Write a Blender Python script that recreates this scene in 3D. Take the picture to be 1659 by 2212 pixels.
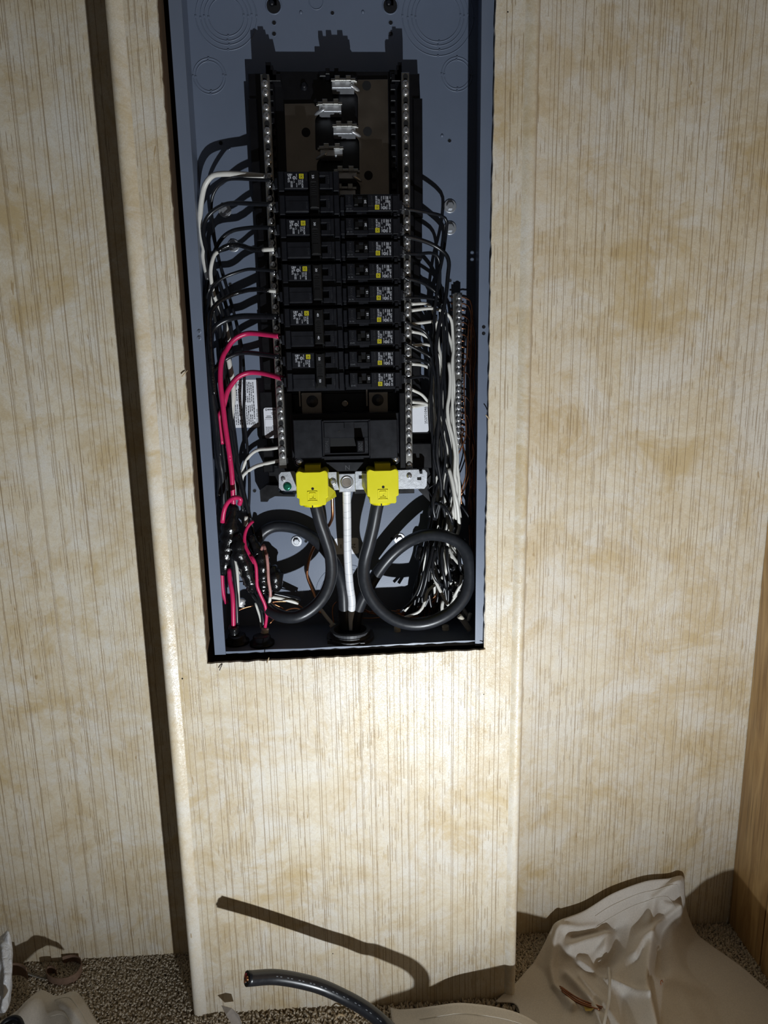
import bpy, bmesh, math, random
from mathutils import Vector, Matrix
random.seed(7)
for o in list(bpy.data.objects):
    bpy.data.objects.remove(o)
scene = bpy.context.scene
COL = scene.collection

# ------------------------------------------------------------------ camera
# metres; X right, Y into the wall, Z up; floor Z = 0, boxed-out wall face Y = 0
F_PX, CX, CY = 1475.0, 829.5, 1106.0          # focal length and centre for 1659 x 2212
CAM_D, CAM_H = 0.857, 0.9346
dn = Vector((955 - CX, 8300 - CY, F_PX)).normalized()       # world down, seen by the camera
_b = F_PX / 33000.0
rt = Vector((1.0, -(dn.x + dn.z * _b) / dn.y, _b)).normalized()
fw = rt.cross(dn)
if fw.z < 0:
    fw = -fw
CAM = Vector((0, -CAM_D, CAM_H))


def ray(px, py):
    v = Vector((px - CX, py - CY, F_PX))
    return Vector((v.dot(rt), v.dot(fw), -v.dot(dn)))


def P(px, py, Y):
    """world point on the plane at depth Y that the photo shows at (px, py)"""
    k = ray(px, py)
    return CAM + k * ((Y + CAM_D) / k.y)


def PZ(px, py, Z):
    k = ray(px, py)
    return CAM + k * ((Z - CAM_H) / k.z)


cam_data = bpy.data.cameras.new('camera')
cam_data.sensor_fit = 'VERTICAL'
cam_data.sensor_height = 36.0
cam_data.lens = 36.0 * F_PX / 2212.0
cam_data.clip_start = 0.01
cam = bpy.data.objects.new('camera', cam_data)
COL.objects.link(cam)
ax = Vector((rt.x, fw.x, -dn.x))
ay = -Vector((rt.y, fw.y, -dn.y))
az = -Vector((rt.z, fw.z, -dn.z))
M = Matrix((ax, ay, az)).transposed().to_4x4()
M.translation = CAM
cam.matrix_world = M
scene.camera = cam

# ------------------------------------------------------------------ world, light, exposure
world = bpy.data.worlds.new('room_dark')
scene.world = world
world.use_nodes = True
bg = world.node_tree.nodes['Background']
bg.inputs[0].default_value = (1.0, 0.93, 0.84, 1)
bg.inputs[1].default_value = 0.034

# an LED work light lying on the floor, right of and below the camera
spot_d = bpy.data.lights.new('work_light', 'SPOT')
spot_d.energy = 45.0
spot_d.color = (0.90, 0.955, 1.0)
spot_d.shadow_soft_size = 0.006
spot_d.spot_size = math.radians(172)
spot_d.spot_blend = 1.0
spot = bpy.data.objects.new('work_light', spot_d)
COL.objects.link(spot)
spot.location = (0.152, -0.78, 0.15)
aim = Vector((-0.06, 0.02, 1.55))
spot.rotation_euler = (aim - spot.location).to_track_quat('-Z', 'Y').to_euler()

vs = scene.view_settings
vs.view_transform = 'Standard'
vs.look = 'None'
vs.gamma = 1.0
vs.use_curve_mapping = False
vs.exposure = 0.03

# ------------------------------------------------------------------ helpers


class MB:
    """collects faces; build() links them as one mesh object"""

    def __init__(s):
        s.v, s.f, s.sm = [], [], []

    def add(s, vs, fs, smooth=False):
        n = len(s.v)
        s.v += [tuple(v) for v in vs]
        s.f += [tuple(i + n for i in f) for f in fs]
        s.sm += [smooth] * len(fs)
        return s

    def box(s, x0, x1, y0, y1, z0, z1, bev=0.0):
        x0, x1 = min(x0, x1), max(x0, x1)
        y0, y1 = min(y0, y1), max(y0, y1)
        z0, z1 = min(z0, z1), max(z0, z1)
        if bev <= 0:
            vs = [(x, y, z) for x in (x0, x1) for y in (y0, y1) for z in (z0, z1)]
            return s.add(vs, [(0, 1, 3, 2), (4, 6, 7, 5), (0, 4, 5, 1), (2, 3, 7, 6), (0, 2, 6, 4), (1, 5, 7, 3)])
        b = min(bev, (x1 - x0) * .45, (y1 - y0) * .45, (z1 - z0) * .45)
        # chamfer the four edges of the front face (y0) only: cheap and enough for a catching edge
        vs = [(x0 + b, y0, z0 + b), (x1 - b, y0, z0 + b), (x1 - b, y0, z1 - b), (x0 + b, y0, z1 - b),
              (x0, y0 + b, z0), (x1, y0 + b, z0), (x1, y0 + b, z1), (x0, y0 + b, z1),
              (x0, y1, z0), (x1, y1, z0), (x1, y1, z1), (x0, y1, z1)]
        fs = [(0, 1, 2, 3), (8, 11, 10, 9)]
        for a in (0, 4):
            for i in range(4):
                j = (i + 1) % 4
                fs.append((a + 4 + i, a + 4 + j, a + j, a + i))
        return s.add(vs, fs)

    def prism(s, poly, y0, y1, bev=0.0):
        """polygon of (x, z), counter-clockwise seen from the front, extruded from y0 (front) to y1"""
        n = len(poly)
        if bev > 0:
            cx = sum(p[0] for p in poly) / n
            cz = sum(p[1] for p in poly) / n
            inner = []
            for (x, z) in poly:
                dx, dz = cx - x, cz - z
                inner.append((x + math.copysign(min(bev, abs(dx)), dx), z + math.copysign(min(bev, abs(dz)), dz)))
            vs = [(x, y0, z) for x, z in inner] + [(x, y0 + bev, z) for x, z in poly] + [(x, y1, z) for x, z in poly]
            fs = [tuple(range(n)), tuple(range(3 * n - 1, 2 * n - 1, -1))]
            for a in (0, n):
                for i in range(n):
                    j = (i + 1) % n
                    fs.append((a + n + i, a + n + j, a + j, a + i))
            return s.add(vs, fs)
        vs = [(x, y0, z) for x, z in poly] + [(x, y1, z) for x, z in poly]
        fs = [tuple(range(n)), tuple(range(2 * n - 1, n - 1, -1))]
        for i in range(n):
            j = (i + 1) % n
            fs.append((n + i, n + j, j, i))
        return s.add(vs, fs)

    def lathe(s, c, axis, prof, n=16, smooth=True):
        """profile of (distance along axis, radius) turned around axis at c"""
        axis = Vector(axis).normalized()
        u = axis.orthogonal().normalized()
        w = axis.cross(u)
        vs, fs = [], []
        for (t, r) in prof:
            for i in range(n):
                a = 2 * math.pi * i / n
                vs.append(Vector(c) + axis * t + (u * math.cos(a) + w * math.sin(a)) * r)
        for k in range(len(prof) - 1):
            for i in range(n):
                j = (i + 1) % n
                fs.append((k * n + i, k * n + j, (k + 1) * n + j, (k + 1) * n + i))
        s.add(vs, fs, smooth)
        m = len(s.v) - len(vs)
        s.f.append(tuple(m + i for i in range(n - 1, -1, -1)))
        s.f.append(tuple(m + (len(prof) - 1) * n + i for i in range(n)))
        s.sm += [False, False]
        return s

    def ring(s, c, axis, r, t, n=40, k=6):
        """torus"""
        axis = Vector(axis).normalized()
        u = axis.orthogonal().normalized()
        w = axis.cross(u)
        vs, fs = [], []
        for i in range(n):
            a = 2 * math.pi * i / n
            d = u * math.cos(a) + w * math.sin(a)
            for j in range(k):
                b = 2 * math.pi * j / k
                vs.append(Vector(c) + d * (r + t * math.cos(b)) + axis * (t * math.sin(b)))
        for i in range(n):
            for j in range(k):
                i2, j2 = (i + 1) % n, (j + 1) % k
                fs.append((i * k + j, i2 * k + j, i2 * k + j2, i * k + j2))
        return s.add(vs, fs, True)

    def tube(s, pts, rad, n=8, wob=0.0, smooth=True, squash=None):
        """rings swept along pts; rad is a number or one per point"""
        pts = [Vector(p) for p in pts]
        m = len(pts)
        rads = rad if isinstance(rad, (list, tuple)) else [rad] * m
        tang = []
        for i in range(m):
            t = pts[min(i + 1, m - 1)] - pts[max(i - 1, 0)]
            tang.append(t.normalized() if t.length > 1e-9 else Vector((0, 0, 1)))
        nrm = tang[0].orthogonal().normalized()
        vs, fs = [], []
        for i in range(m):
            nrm = (nrm - tang[i] * nrm.dot(tang[i]))
            nrm = nrm.normalized() if nrm.length > 1e-6 else tang[i].orthogonal().normalized()
            bi = tang[i].cross(nrm)
            for k in range(n):
                a = 2 * math.pi * k / n
                rr = rads[i] * (1 + (random.uniform(-wob, wob) if wob else 0))
                vs.append(pts[i] + (nrm * math.cos(a) + bi * math.sin(a)) * rr)
        for i in range(m - 1):
            for k in range(n):
                l = (k + 1) % n
                fs.append((i * n + k, i * n + l, (i + 1) * n + l, (i + 1) * n + k))
        s.add(vs, fs, smooth)
        b0 = len(s.v) - len(vs)
        s.f.append(tuple(b0 + k for k in range(n - 1, -1, -1)))
        s.f.append(tuple(b0 + (m - 1) * n + k for k in range(n)))
        s.sm += [False, False]
        return s

    def mesh(s, name, mat):
        me = bpy.data.meshes.new(name)
        me.from_pydata(s.v, [], s.f)
        me.polygons.foreach_set('use_smooth', s.sm)
        if mat is not None:
            me.materials.append(mat)
        me.update()
        return me

    def build(s, name, mat, parent=None):
        o = bpy.data.objects.new(name, s.mesh(name, mat))
        COL.objects.link(o)
        if parent is not None:
            o.parent = parent
        return o


def tag(o, label=None, cat=None, group=None, kind=None):
    if label:
        o['label'] = label
    if cat:
        o['category'] = cat
    if group:
        o['group'] = group
    if kind:
        o['kind'] = kind
    return o


def thing(name, label, cat, loc=(0, 0, 0), group=None):
    o = bpy.data.objects.new(name, None)
    o.empty_display_size = 0.01
    COL.objects.link(o)
    o.location = loc
    return tag(o, label, cat, group)


def adopt(parent, *kids):
    """parent parts that were modelled in world coordinates to a thing that has a location"""
    for k in kids:
        k.parent = parent
        k.matrix_parent_inverse = Matrix.Translation(parent.location).inverted()


def copy_part(o, parent, name=None):
    c = o.copy()
    COL.objects.link(c)
    c.parent = parent
    return c


def spline(pts, step=0.004):
    """Catmull-Rom through pts, resampled"""
    pts = [Vector(p) for p in pts]
    if len(pts) < 3:
        return pts
    ext = [pts[0] * 2 - pts[1]] + pts + [pts[-1] * 2 - pts[-2]]
    out = []
    for i in range(1, len(ext) - 2):
        p0, p1, p2, p3 = ext[i - 1], ext[i], ext[i + 1], ext[i + 2]
        n = max(2, int((p2 - p1).length / step))
        for k in range(n):
            t = k / n
            out.append(0.5 * ((2 * p1) + (p2 - p0) * t + (2 * p0 - 5 * p1 + 4 * p2 - p3) * t * t
                              + (3 * p1 - p0 - 3 * p2 + p3) * t ** 3))
    out.append(pts[-1])
    return out


def px_box(mb, x0, y0, x1, y1, Yf, Yb, bev=0.0):
    """box whose front face (depth Yf) spans the photo rectangle"""
    xm, ym = (x0 + x1) / 2, (y0 + y1) / 2
    return mb.box(P(x0, ym, Yf).x, P(x1, ym, Yf).x, Yf, Yb, P(xm, y0, Yf).z, P(xm, y1, Yf).z, bev)


def px_poly(pts, Y):
    """photo outline -> (x, z) outline on the plane Y, counter-clockwise from the front"""
    q = [P(x, y, Y) for x, y in pts]
    q = [(p.x, p.z) for p in q]
    ar = sum(q[i][0] * q[(i + 1) % len(q)][1] - q[(i + 1) % len(q)][0] * q[i][1] for i in range(len(q)))
    return q if ar > 0 else q[::-1]


# ------------------------------------------------------------------ materials
MATS = {}


def nodes(name):
    m = bpy.data.materials.new(name)
    m.use_nodes = True
    nt = m.node_tree
    return m, nt, nt.nodes['Principled BSDF']


def N(nt, kind, **kw):
    n = nt.nodes.new(kind)
    for k, v in kw.items():
        if k.startswith('i_'):
            n.inputs[k[2:].replace('_', ' ')].default_value = v
        else:
            setattr(n, k, v)
    return n


def math_node(nt, op, a, b=None, clamp=False):
    n = nt.nodes.new('ShaderNodeMath')
    n.operation = op
    n.use_clamp = clamp
    for i, v in enumerate((a, b)):
        if v is None:
            continue
        if isinstance(v, (int, float)):
            n.inputs[i].default_value = v
        else:
            nt.links.new(v, n.inputs[i])
    return n.outputs[0]


def mix(nt, fac, a, b):
    n = nt.nodes.new('ShaderNodeMix')
    n.data_type = 'RGBA'
    for sock, v in ((n.inputs[0], fac), (n.inputs[6], a), (n.inputs[7], b)):
        if isinstance(v, (int, float)):
            sock.default_value = v
        elif isinstance(v, tuple):
            sock.default_value = (*v, 1) if len(v) == 3 else v
        else:
            nt.links.new(v, sock)
    return n.outputs[2]


def ramp(nt, fac, lo, hi):
    n = nt.nodes.new('ShaderNodeMapRange')
    n.clamp = True
    nt.links.new(fac, n.inputs[0])
    n.inputs[1].default_value = lo
    n.inputs[2].default_value = hi
    return n.outputs[0]


def noise(nt, vec, scale, detail=3, rough=.55, dist=0.0):
    n = nt.nodes.new('ShaderNodeTexNoise')
    n.inputs['Scale'].default_value = scale
    n.inputs['Detail'].default_value = detail
    n.inputs['Roughness'].default_value = rough
    n.inputs['Distortion'].default_value = dist
    if vec is not None:
        nt.links.new(vec, n.inputs['Vector'])
    return n.outputs[0]


def bump(nt, bsdf, h, strength=.3, dist=.001):
    n = nt.nodes.new('ShaderNodeBump')
    n.inputs['Strength'].default_value = strength
    n.inputs['Distance'].default_value = dist
    nt.links.new(h, n.inputs['Height'])
    nt.links.new(n.outputs[0], bsdf.inputs['Normal'])


def simple(name, col, rough=.45, metal=0.0, var=.12, scale=60.0, spec=.5, bmp=0.0, bscale=400.0, coat=0.0, dist=.0005):
    """plain procedural material: a colour with slight noise in tone and gloss"""
    m, nt, b = nodes(name)
    tc = N(nt, 'ShaderNodeTexCoord')
    v = tc.outputs['Object']
    nz = noise(nt, v, scale, 4)
    dk = tuple(c * (1 - var) for c in col)
    lt = tuple(min(1, c * (1 + var)) for c in col)
    nt.links.new(mix(nt, ramp(nt, nz, .3, .7), dk, lt), b.inputs['Base Color'])
    rn = math_node(nt, 'MULTIPLY_ADD', nz, .16)
    rn.node.inputs[2].default_value = rough - .08
    nt.links.new(rn, b.inputs['Roughness'])
    b.inputs['Metallic'].default_value = metal
    b.inputs['Specular IOR Level'].default_value = spec
    b.inputs['Coat Weight'].default_value = coat
    if bmp:
        bump(nt, b, noise(nt, v, bscale, 3), bmp, dist)
    MATS[name] = m
    return m


def wall_material(name, lines=True, seed=0.0, ROUGH=.24):
    """printed vinyl panelling: mottled cream and tan, thin brown vertical lines and short dashes"""
    m, nt, b = nodes(name)
    L = nt.links.new
    tc = N(nt, 'ShaderNodeTexCoord')
    mp = N(nt, 'ShaderNodeMapping')
    mp.inputs['Location'].default_value = (seed, seed * .37, seed * .71)
    L(tc.outputs['Object'], mp.inputs[0])
    v = mp.outputs[0]
    sp = N(nt, 'ShaderNodeSeparateXYZ')
    L(v, sp.inputs[0])
    x, z = sp.outputs[0], sp.outputs[2]
    st = N(nt, 'ShaderNodeMapping')
    st.inputs['Scale'].default_value = (1, 1, 1.25)
    L(v, st.inputs[0])
    big = noise(nt, st.outputs[0], 8.0, 8, .70, .5)
    mid = noise(nt, v, 48, 7, .74, 1.4)
    fine = noise(nt, v, 230, 5, .72, 2.6)
    blot = math_node(nt, 'ADD', math_node(nt, 'MULTIPLY', big, .62), math_node(nt, 'MULTIPLY', mid, .38))
    tan = ramp(nt, blot, .43, .63)
    col = mix(nt, tan, (.775, .695, .545), (.605, .47, .275))
    pale = ramp(nt, noise(nt, v, 11, 9, .78, .6), .45, .62)
    col = mix(nt, math_node(nt, 'MULTIPLY', pale, .78), col, (.80, .772, .71))
    och = ramp(nt, noise(nt, st.outputs[0], 6.5, 7, .72, .7), .54, .68)
    col = mix(nt, math_node(nt, 'MULTIPLY', och, .85), col, (.60, .45, .225))
    # embossed squiggles
    rid = N(nt, 'ShaderNodeMapRange', i_From_Min=0.0, i_From_Max=.035, i_To_Min=1.0, i_To_Max=0.0)
    rsrc = math_node(nt, 'ABSOLUTE', math_node(nt, 'SUBTRACT', noise(nt, v, 150, 3, .6, 3.0), .5))
    L(rsrc, rid.inputs[0])
    rid = rid.outputs[0]
    col = mix(nt, math_node(nt, 'MULTIPLY', rid, .30), col, (.50, .39, .25))
    sq = ramp(nt, fine, .48, .62)
    col = mix(nt, math_node(nt, 'MULTIPLY', sq, .30), col, (.50, .39, .25))
    # rare small brown smears
    smn = N(nt, 'ShaderNodeMapping')
    smn.inputs['Scale'].default_value = (110, 1, 26)
    L(v, smn.inputs[0])
    sm_ = ramp(nt, noise(nt, smn.outputs[0], 1.0, 2, .5, .4), .745, .76)
    col = mix(nt, math_node(nt, 'MULTIPLY', sm_, .75), col, (.42, .29, .14))
    height = math_node(nt, 'SUBTRACT', math_node(nt, 'MULTIPLY', fine, .7), math_node(nt, 'MULTIPLY', rid, .25))
    if lines:
        wig = math_node(nt, 'MULTIPLY', noise(nt, v, 7, 2), .0012)
        xw = math_node(nt, 'ADD', x, wig)

        def vor1(scale, seedoff):
            n = N(nt, 'ShaderNodeTexVoronoi', voronoi_dimensions='1D', feature='DISTANCE_TO_EDGE')
            L(math_node(nt, 'ADD', xw, seedoff), n.inputs['W'])
            n.inputs['Scale'].default_value = scale
            n.inputs['Randomness'].default_value = 1.0
            return n.outputs['Distance']

        def line(dist, w):
            n = N(nt, 'ShaderNodeMapRange')
            n.clamp = True
            L(dist, n.inputs[0])
            n.inputs[1].default_value = w * .45
            n.inputs[2].default_value = w
            n.inputs[3].default_value = 1.0
            n.inputs[4].default_value = 0.0
            return n.outputs[0]
        long_ = math_node(nt, 'MAXIMUM', line(vor1(44, 3.1), .026), line(vor1(37, 17.3), .019))
        long_ = math_node(nt, 'MAXIMUM', long_, math_node(nt, 'MULTIPLY', line(vor1(52, 29.9), .030), .6))
        # dashes: fine columns switched on and off along z
        d2 = line(vor1(205, 9.7), .13)
        cell = N(nt, 'ShaderNodeTexVoronoi', voronoi_dimensions='1D', feature='F1')
        L(math_node(nt, 'ADD', xw, 9.7 + .0024), cell.inputs['W'])
        cell.inputs['Scale'].default_value = 205
        cr = N(nt, 'ShaderNodeSeparateColor')
        L(cell.outputs['Color'], cr.inputs[0])
        cv = N(nt, 'ShaderNodeCombineXYZ')
        L(math_node(nt, 'MULTIPLY', cr.outputs[0], 50), cv.inputs[0])
        L(math_node(nt, 'MULTIPLY', z, 24), cv.inputs[2])
        on = ramp(nt, noise(nt, cv.outputs[0], 1.0, 1), .515, .56)
        cl = N(nt, 'ShaderNodeMapping')
        cl.inputs['Scale'].default_value = (20, 1, 8)
        L(v, cl.inputs[0])
        clus = ramp(nt, noise(nt, cl.outputs[0], 1.0, 2), .43, .52)
        dash = math_node(nt, 'MULTIPLY', math_node(nt, 'MULTIPLY', d2, on), clus)
        lm = math_node(nt, 'MAXIMUM', math_node(nt, 'MULTIPLY', long_, .70), math_node(nt, 'MULTIPLY', dash, .62))
        col = mix(nt, lm, col, (.26, .165, .075))
        height = math_node(nt, 'SUBTRACT', height, math_node(nt, 'MULTIPLY', lm, 1.2))
    L(col, b.inputs['Base Color'])
    rg = math_node(nt, 'MULTIPLY_ADD', fine, .2)
    rg.node.inputs[2].default_value = ROUGH
    L(rg, b.inputs['Roughness'])
    b.inputs['Specular IOR Level'].default_value = .5
    bump(nt, b, height, .42, .0006)
    MATS[name] = m
    return m


def wood_material(name, base, dark, scale=1.0, rough=.5):
    m, nt, b = nodes(name)
    tc = N(nt, 'ShaderNodeTexCoord')
    mp = N(nt, 'ShaderNodeMapping')
    mp.inputs['Scale'].default_value = (14 * scale, 14 * scale, 1.6 * scale)
    nt.links.new(tc.outputs['Object'], mp.inputs[0])
    g = noise(nt, mp.outputs[0], 2.2, 6, .62, 1.6)
    mp2 = N(nt, 'ShaderNodeMapping')
    mp2.inputs['Scale'].default_value = (220 * scale, 220 * scale, 7 * scale)
    nt.links.new(tc.outputs['Object'], mp2.inputs[0])
    g2 = noise(nt, mp2.outputs[0], 1.0, 3, .6)
    col = mix(nt, ramp(nt, g, .36, .66), base, dark)
    col = mix(nt, math_node(nt, 'MULTIPLY', ramp(nt, g2, .52, .7), .55), col, tuple(c * .45 for c in dark))
    nt.links.new(col, b.inputs['Base Color'])
    b.inputs['Roughness'].default_value = rough
    bump(nt, b, g2, .25, .0006)
    MATS[name] = m
    return m


wall_material('vinyl_wall', True, 0.0)
wall_material('vinyl_trim', False, 2.3, .16)
wood_material('oak_panel', (.46, .30, .13), (.24, .13, .045), 1.0, .42)
wood_material('stud_wood', (.17, .095, .042), (.09, .047, .02), .8, .85)
simple('carpet_base', (.26, .21, .145), .95, var=.4, scale=300, spec=.1)
simple('cut_edge', (.52, .40, .25), .9, var=.3, scale=400)
simple('box_paint', (.150, .180, .245), .40, var=.03, scale=20, spec=.5, bmp=.10, bscale=600)
simple('black_plastic', (.0062, .0068, .0100), .40, var=.2, scale=90, spec=.42)
simple('tray_plastic', (.0040, .0040, .0055), .34, var=.2, scale=90, spec=.5)
simple('black_gap', (.004, .004, .005), .8, var=.1)
simple('handle_plastic', (.0035, .0035, .004), .5, var=.1, spec=.35)
simple('zinc', (.60, .62, .66), .38, .75, var=.06, scale=200, bmp=.2, bscale=900)
simple('aluminium', (.50, .49, .46), .34, 1.0, var=.06, scale=120, bmp=.12, bscale=900)
simple('screw_steel', (.70, .71, .74), .26, .9, var=.05)
simple('tinned_bus', (.36, .315, .27), .33, 1.0, var=.08, scale=40, bmp=.08, bscale=700)
simple('copper', (.62, .27, .13), .30, 1.0, var=.15, scale=120)
simple('green_screw', (.02, .20, .12), .25, .6, var=.1)
simple('yellow_plastic', (.78, .72, .012), .34, var=.03, scale=40, spec=.5)
simple('wire_black', (.010, .011, .014), .30, var=.15, scale=150, spec=.55)
simple('cable_black', (.020, .022, .027), .36, var=.10, scale=150, spec=.5)
simple('tape_black', (.006, .006, .007), .22, var=.2, scale=200, spec=.6, bmp=.55, bscale=170, dist=.002)
simple('wire_white', (.70, .68, .63), .38, var=.05, scale=150)
simple('wire_red', (.56, .018, .105), .36, var=.05, scale=150)
simple('wire_pink', (.46, .22, .20), .40, var=.15, scale=150)
simple('wire_bare', (.30, .13, .07), .35, .9, var=.2, scale=150)
simple('sheath', (.66, .60, .50), .6, var=.12, scale=200)
simple('white_tape', (.80, .81, .84), .36, var=.03, scale=150)
simple('label_white', (.80, .81, .86), .4, var=.02, scale=100)
simple('print_white', (.66, .68, .74), .5, var=.01)
simple('print_dark', (.03, .03, .04), .5, var=.01)
simple('print_yellow', (.62, .55, .02), .45, var=.02)
simple('conduit_grey', (.055, .057, .063), .5, var=.15)
simple('canvas', (.72, .675, .615), .85, var=.08, scale=500, spec=.2, bmp=.55, bscale=1500)
simple('thread', (.74, .70, .62), .8, var=.05)
simple('cardboard', (.20, .125, .085), .8, var=.15, scale=200)
simple('paper_grey', (.45, .40, .36), .8, var=.1, scale=200)

# ------------------------------------------------------------------ the room
def struct(o):
    o['kind'] = 'structure'
    return o


# hole sawn in the boxed-out wall (slightly out of square, ragged)
HOLE = dict(l0=-.1993, l1=-.2013, r0=.1708, r1=.1750, zb_l=.5600, zb_r=.5655, zt=1.42)
TOP = 1.95
XL, XR = -.238, .209            # the flat board between its two corner strips
rag = random.Random(3)


def build_wall_front():
    mb = MB()
    T = .005
    # hole outline, starting top-left going down, counter-clockwise
    tl, bl = (HOLE['l1'], HOLE['zt']), (HOLE['l0'], HOLE['zb_l'])
    br, tr = (HOLE['r0'], HOLE['zb_r']), (HOLE['r1'], HOLE['zt'])

    def seg(a, b, n, axis, amp=.0006):
        o = []
        for i in range(n):
            t = i / n
            x, z = a[0] + (b[0] - a[0]) * t, a[1] + (b[1] - a[1]) * t
            j = rag.uniform(-amp, amp) if i else 0
            o.append((x + j, z) if axis == 0 else (x, z + j))
        return o
    left, bot = seg(tl, bl, 120, 0), seg(bl, br, 60, 1, .0008)
    right, top = seg(br, tr, 120, 0), seg(tr, tl, 12, 1)

    def strip(inner, outer):
        n = len(inner)
        vs = [(x, 0, z) for x, z in inner] + [(x, 0, z) for x, z in outer] + [(x, T, z) for x, z in inner]
        fs = []
        for i in range(n - 1):
            fs.append((i, n + i, n + i + 1, i + 1))
            fs.append((2 * n + i, i, i + 1, 2 * n + i + 1))
        mb.add(vs, fs)
    left.append(bl)
    bot.append(br)
    right.append(tr)
    top.append(tl)
    strip(left, [(XL, z) for x, z in left])
    strip(right, [(XR, z) for x, z in right])
    strip(bot, [(x, 0) for x, z in bot])
    strip(top, [(x, TOP) for x, z in top])
    # the corner pieces beside the bottom and top strips
    for (x0, x1, z0, z1) in ((XL, bl[0], 0, bl[1]), (br[0], XR, 0, br[1]), (XL, tl[0], tl[1], TOP), (tr[0], XR, tr[1], TOP)):
        mb.add([(x0, 0, z0), (x1, 0, z0), (x1, 0, z1), (x0, 0, z1)], [(0, 1, 2, 3)])
    # back of the board and the returns to the walls behind
    mb.add([(-.252, .0105, 0), (-.252, .1107, 0), (-.252, .1107, TOP), (-.252, .0105, TOP)], [(0, 1, 2, 3)])
    mb.add([(.2215, .0105, 0), (.2215, .1145, 0), (.2215, .1145, TOP), (.2215, .0105, TOP)], [(3, 2, 1, 0)])
    mb.add([(-.252, .1112, 0), (.2215, .1112, 0), (.2215, .1112, TOP), (-.252, .1112, TOP)], [(0, 1, 2, 3)])
    return mb.build('wall_front', MATS['vinyl_wall'])


wf = struct(build_wall_front())
for (x, y, r) in ((394, 1466, .0012), (1045, 1500, .0007), (719, 2060, .0008), (1097, 26, .0008)):
    c = P(x, y, 0)
    m_ = MB().lathe((c.x, .0002, c.z), (0, -1, 0), [(0, r), (.0005, r * .9)], 10)
    q = m_.build('nail_hole', MATS['black_gap'])
    q.parent = wf
wf['label'] = 'boxed-out cream panelled wall section with the sawn panel opening'

mb = MB()
mb.add([(-1.3, .1107, 0), (-.252, .1107, 0), (-.252, .1107, TOP), (-1.3, .1107, TOP)], [(0, 1, 2, 3)])
tag(mb.build('wall_left', MATS['vinyl_wall']), 'cream panelled wall left of the boxed-out section', kind='structure')
mb = MB()
mb.add([(.2215, .1145, 0), (.66, .1145, 0), (.66, .1145, TOP), (.2215, .1145, TOP)], [(0, 1, 2, 3)])
tag(mb.build('wall_right', MATS['vinyl_wall']), 'cream panelled wall right of the boxed-out section', kind='structure')


def corner_trim(name, x_in, x_out, side, label):
    """rounded corner strip: flat lip on the board, then a soft bullnose turning to the return"""
    mb = MB()
    s = side
    w = abs(x_out - x_in)
    prof = [(x_in, -.0001)]
    K = 14
    for i in range(1, K + 1):
        t = i / K
        if t < .62:                                   # swelling from the board to the crown
            u = t / .62
            prof.append((x_in + s * w * t, -.0040 * math.sin(u * math.pi / 2) ** 1.0))
        else:                                         # rolling off round the outer edge
            u = (t - .62) / .38
            a = u * math.pi / 2
            prof.append((x_in + s * w * (.62 + .38 * math.sin(a)), -.0040 + w * .40 * (1 - math.cos(a))))
    prof.append((x_out, .016))
    zs = [0.0, TOP]
    vs = [(x, y, z) for z in zs for x, y in prof]
    n = len(prof)
    fs = [((i, i + 1, n + i + 1, n + i) if s > 0 else (i + 1, i, n + i, n + i + 1)) for i in range(n - 1)]
    mb.add(vs, fs, True)
    o = mb.build(name, MATS['vinyl_trim'])
    return tag(o, label, kind='structure')


corner_trim('trim_1', -.2375, -.2572, -1, 'rounded cream corner strip on the left edge of the boxed-out wall')
corner_trim('trim_2', .2085, .2250, 1, 'rounded cream corner strip on the right edge of the boxed-out wall')

# oak-faced side wall on the right: two boards with a dark gap
ws = thing('wall_side', None, None, (.62, 0, 0))
ws['kind'] = 'structure'
ws['label'] = 'oak-grained wooden side wall at the right edge'
xa, xb = P(1650, 1200, .1145), P(1582, 1900, .1145)
tilt = (xa.x - xb.x) / (xa.z - xb.z)


def side_board(y0, y1):
    mb = MB()
    f = lambda z: xb.x + (z - xb.z) * tilt
    vs = []
    for z in (0.0, TOP):
        x = f(z)
        vs += [(x, y0, z), (x + .02, y0, z), (x + .02, y1, z), (x, y1, z)]
    mb.add(vs, [(0, 1, 5, 4), (1, 2, 6, 5), (2, 3, 7, 6), (3, 0, 4, 7), (4, 5, 6, 7), (3, 2, 1, 0)])
    o = mb.build('board', MATS['oak_panel'])
    adopt(ws, o)
    return o


g = PZ(1641, 2098, 0)
side_board(g.y + .003, .113)
side_board(-.95, g.y)
mb = MB()
mb.box(xb.x + .021, xb.x + .03, -.95, .113, 0, TOP)
o = mb.build('backing', MATS['black_gap'])
adopt(ws, o)

# studs beside the enclosure, seen in the gap of the opening
for (x0, x1, nm) in ((-.236, -.2015, 'left'), (.1805, .2075, 'right')):
    mb = MB()
    mb.box(x0, x1, .0062, .098, .0, TOP)
    tag(mb.build('stud', MATS['stud_wood']), 'rough brown wooden stud on the %s of the panel opening' % nm, kind='structure')
mb = MB()
mb.box(-.2015, .1805, .0062, .098, .500, .548)
tag(mb.build('stud_block', MATS['stud_wood']), 'rough wooden blocking below the panel opening', kind='structure')

# floor
mb = MB()
mb.add([(-1.3, -1.6, 0), (.70, -1.6, 0), (.70, .15, 0), (-1.3, .15, 0)], [(0, 1, 2, 3)])
tag(mb.build('floor', MATS['carpet_base']), 'short-pile brown carpet floor', kind='structure')

# ------------------------------------------------------------------ lettering
_tc = {}


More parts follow.
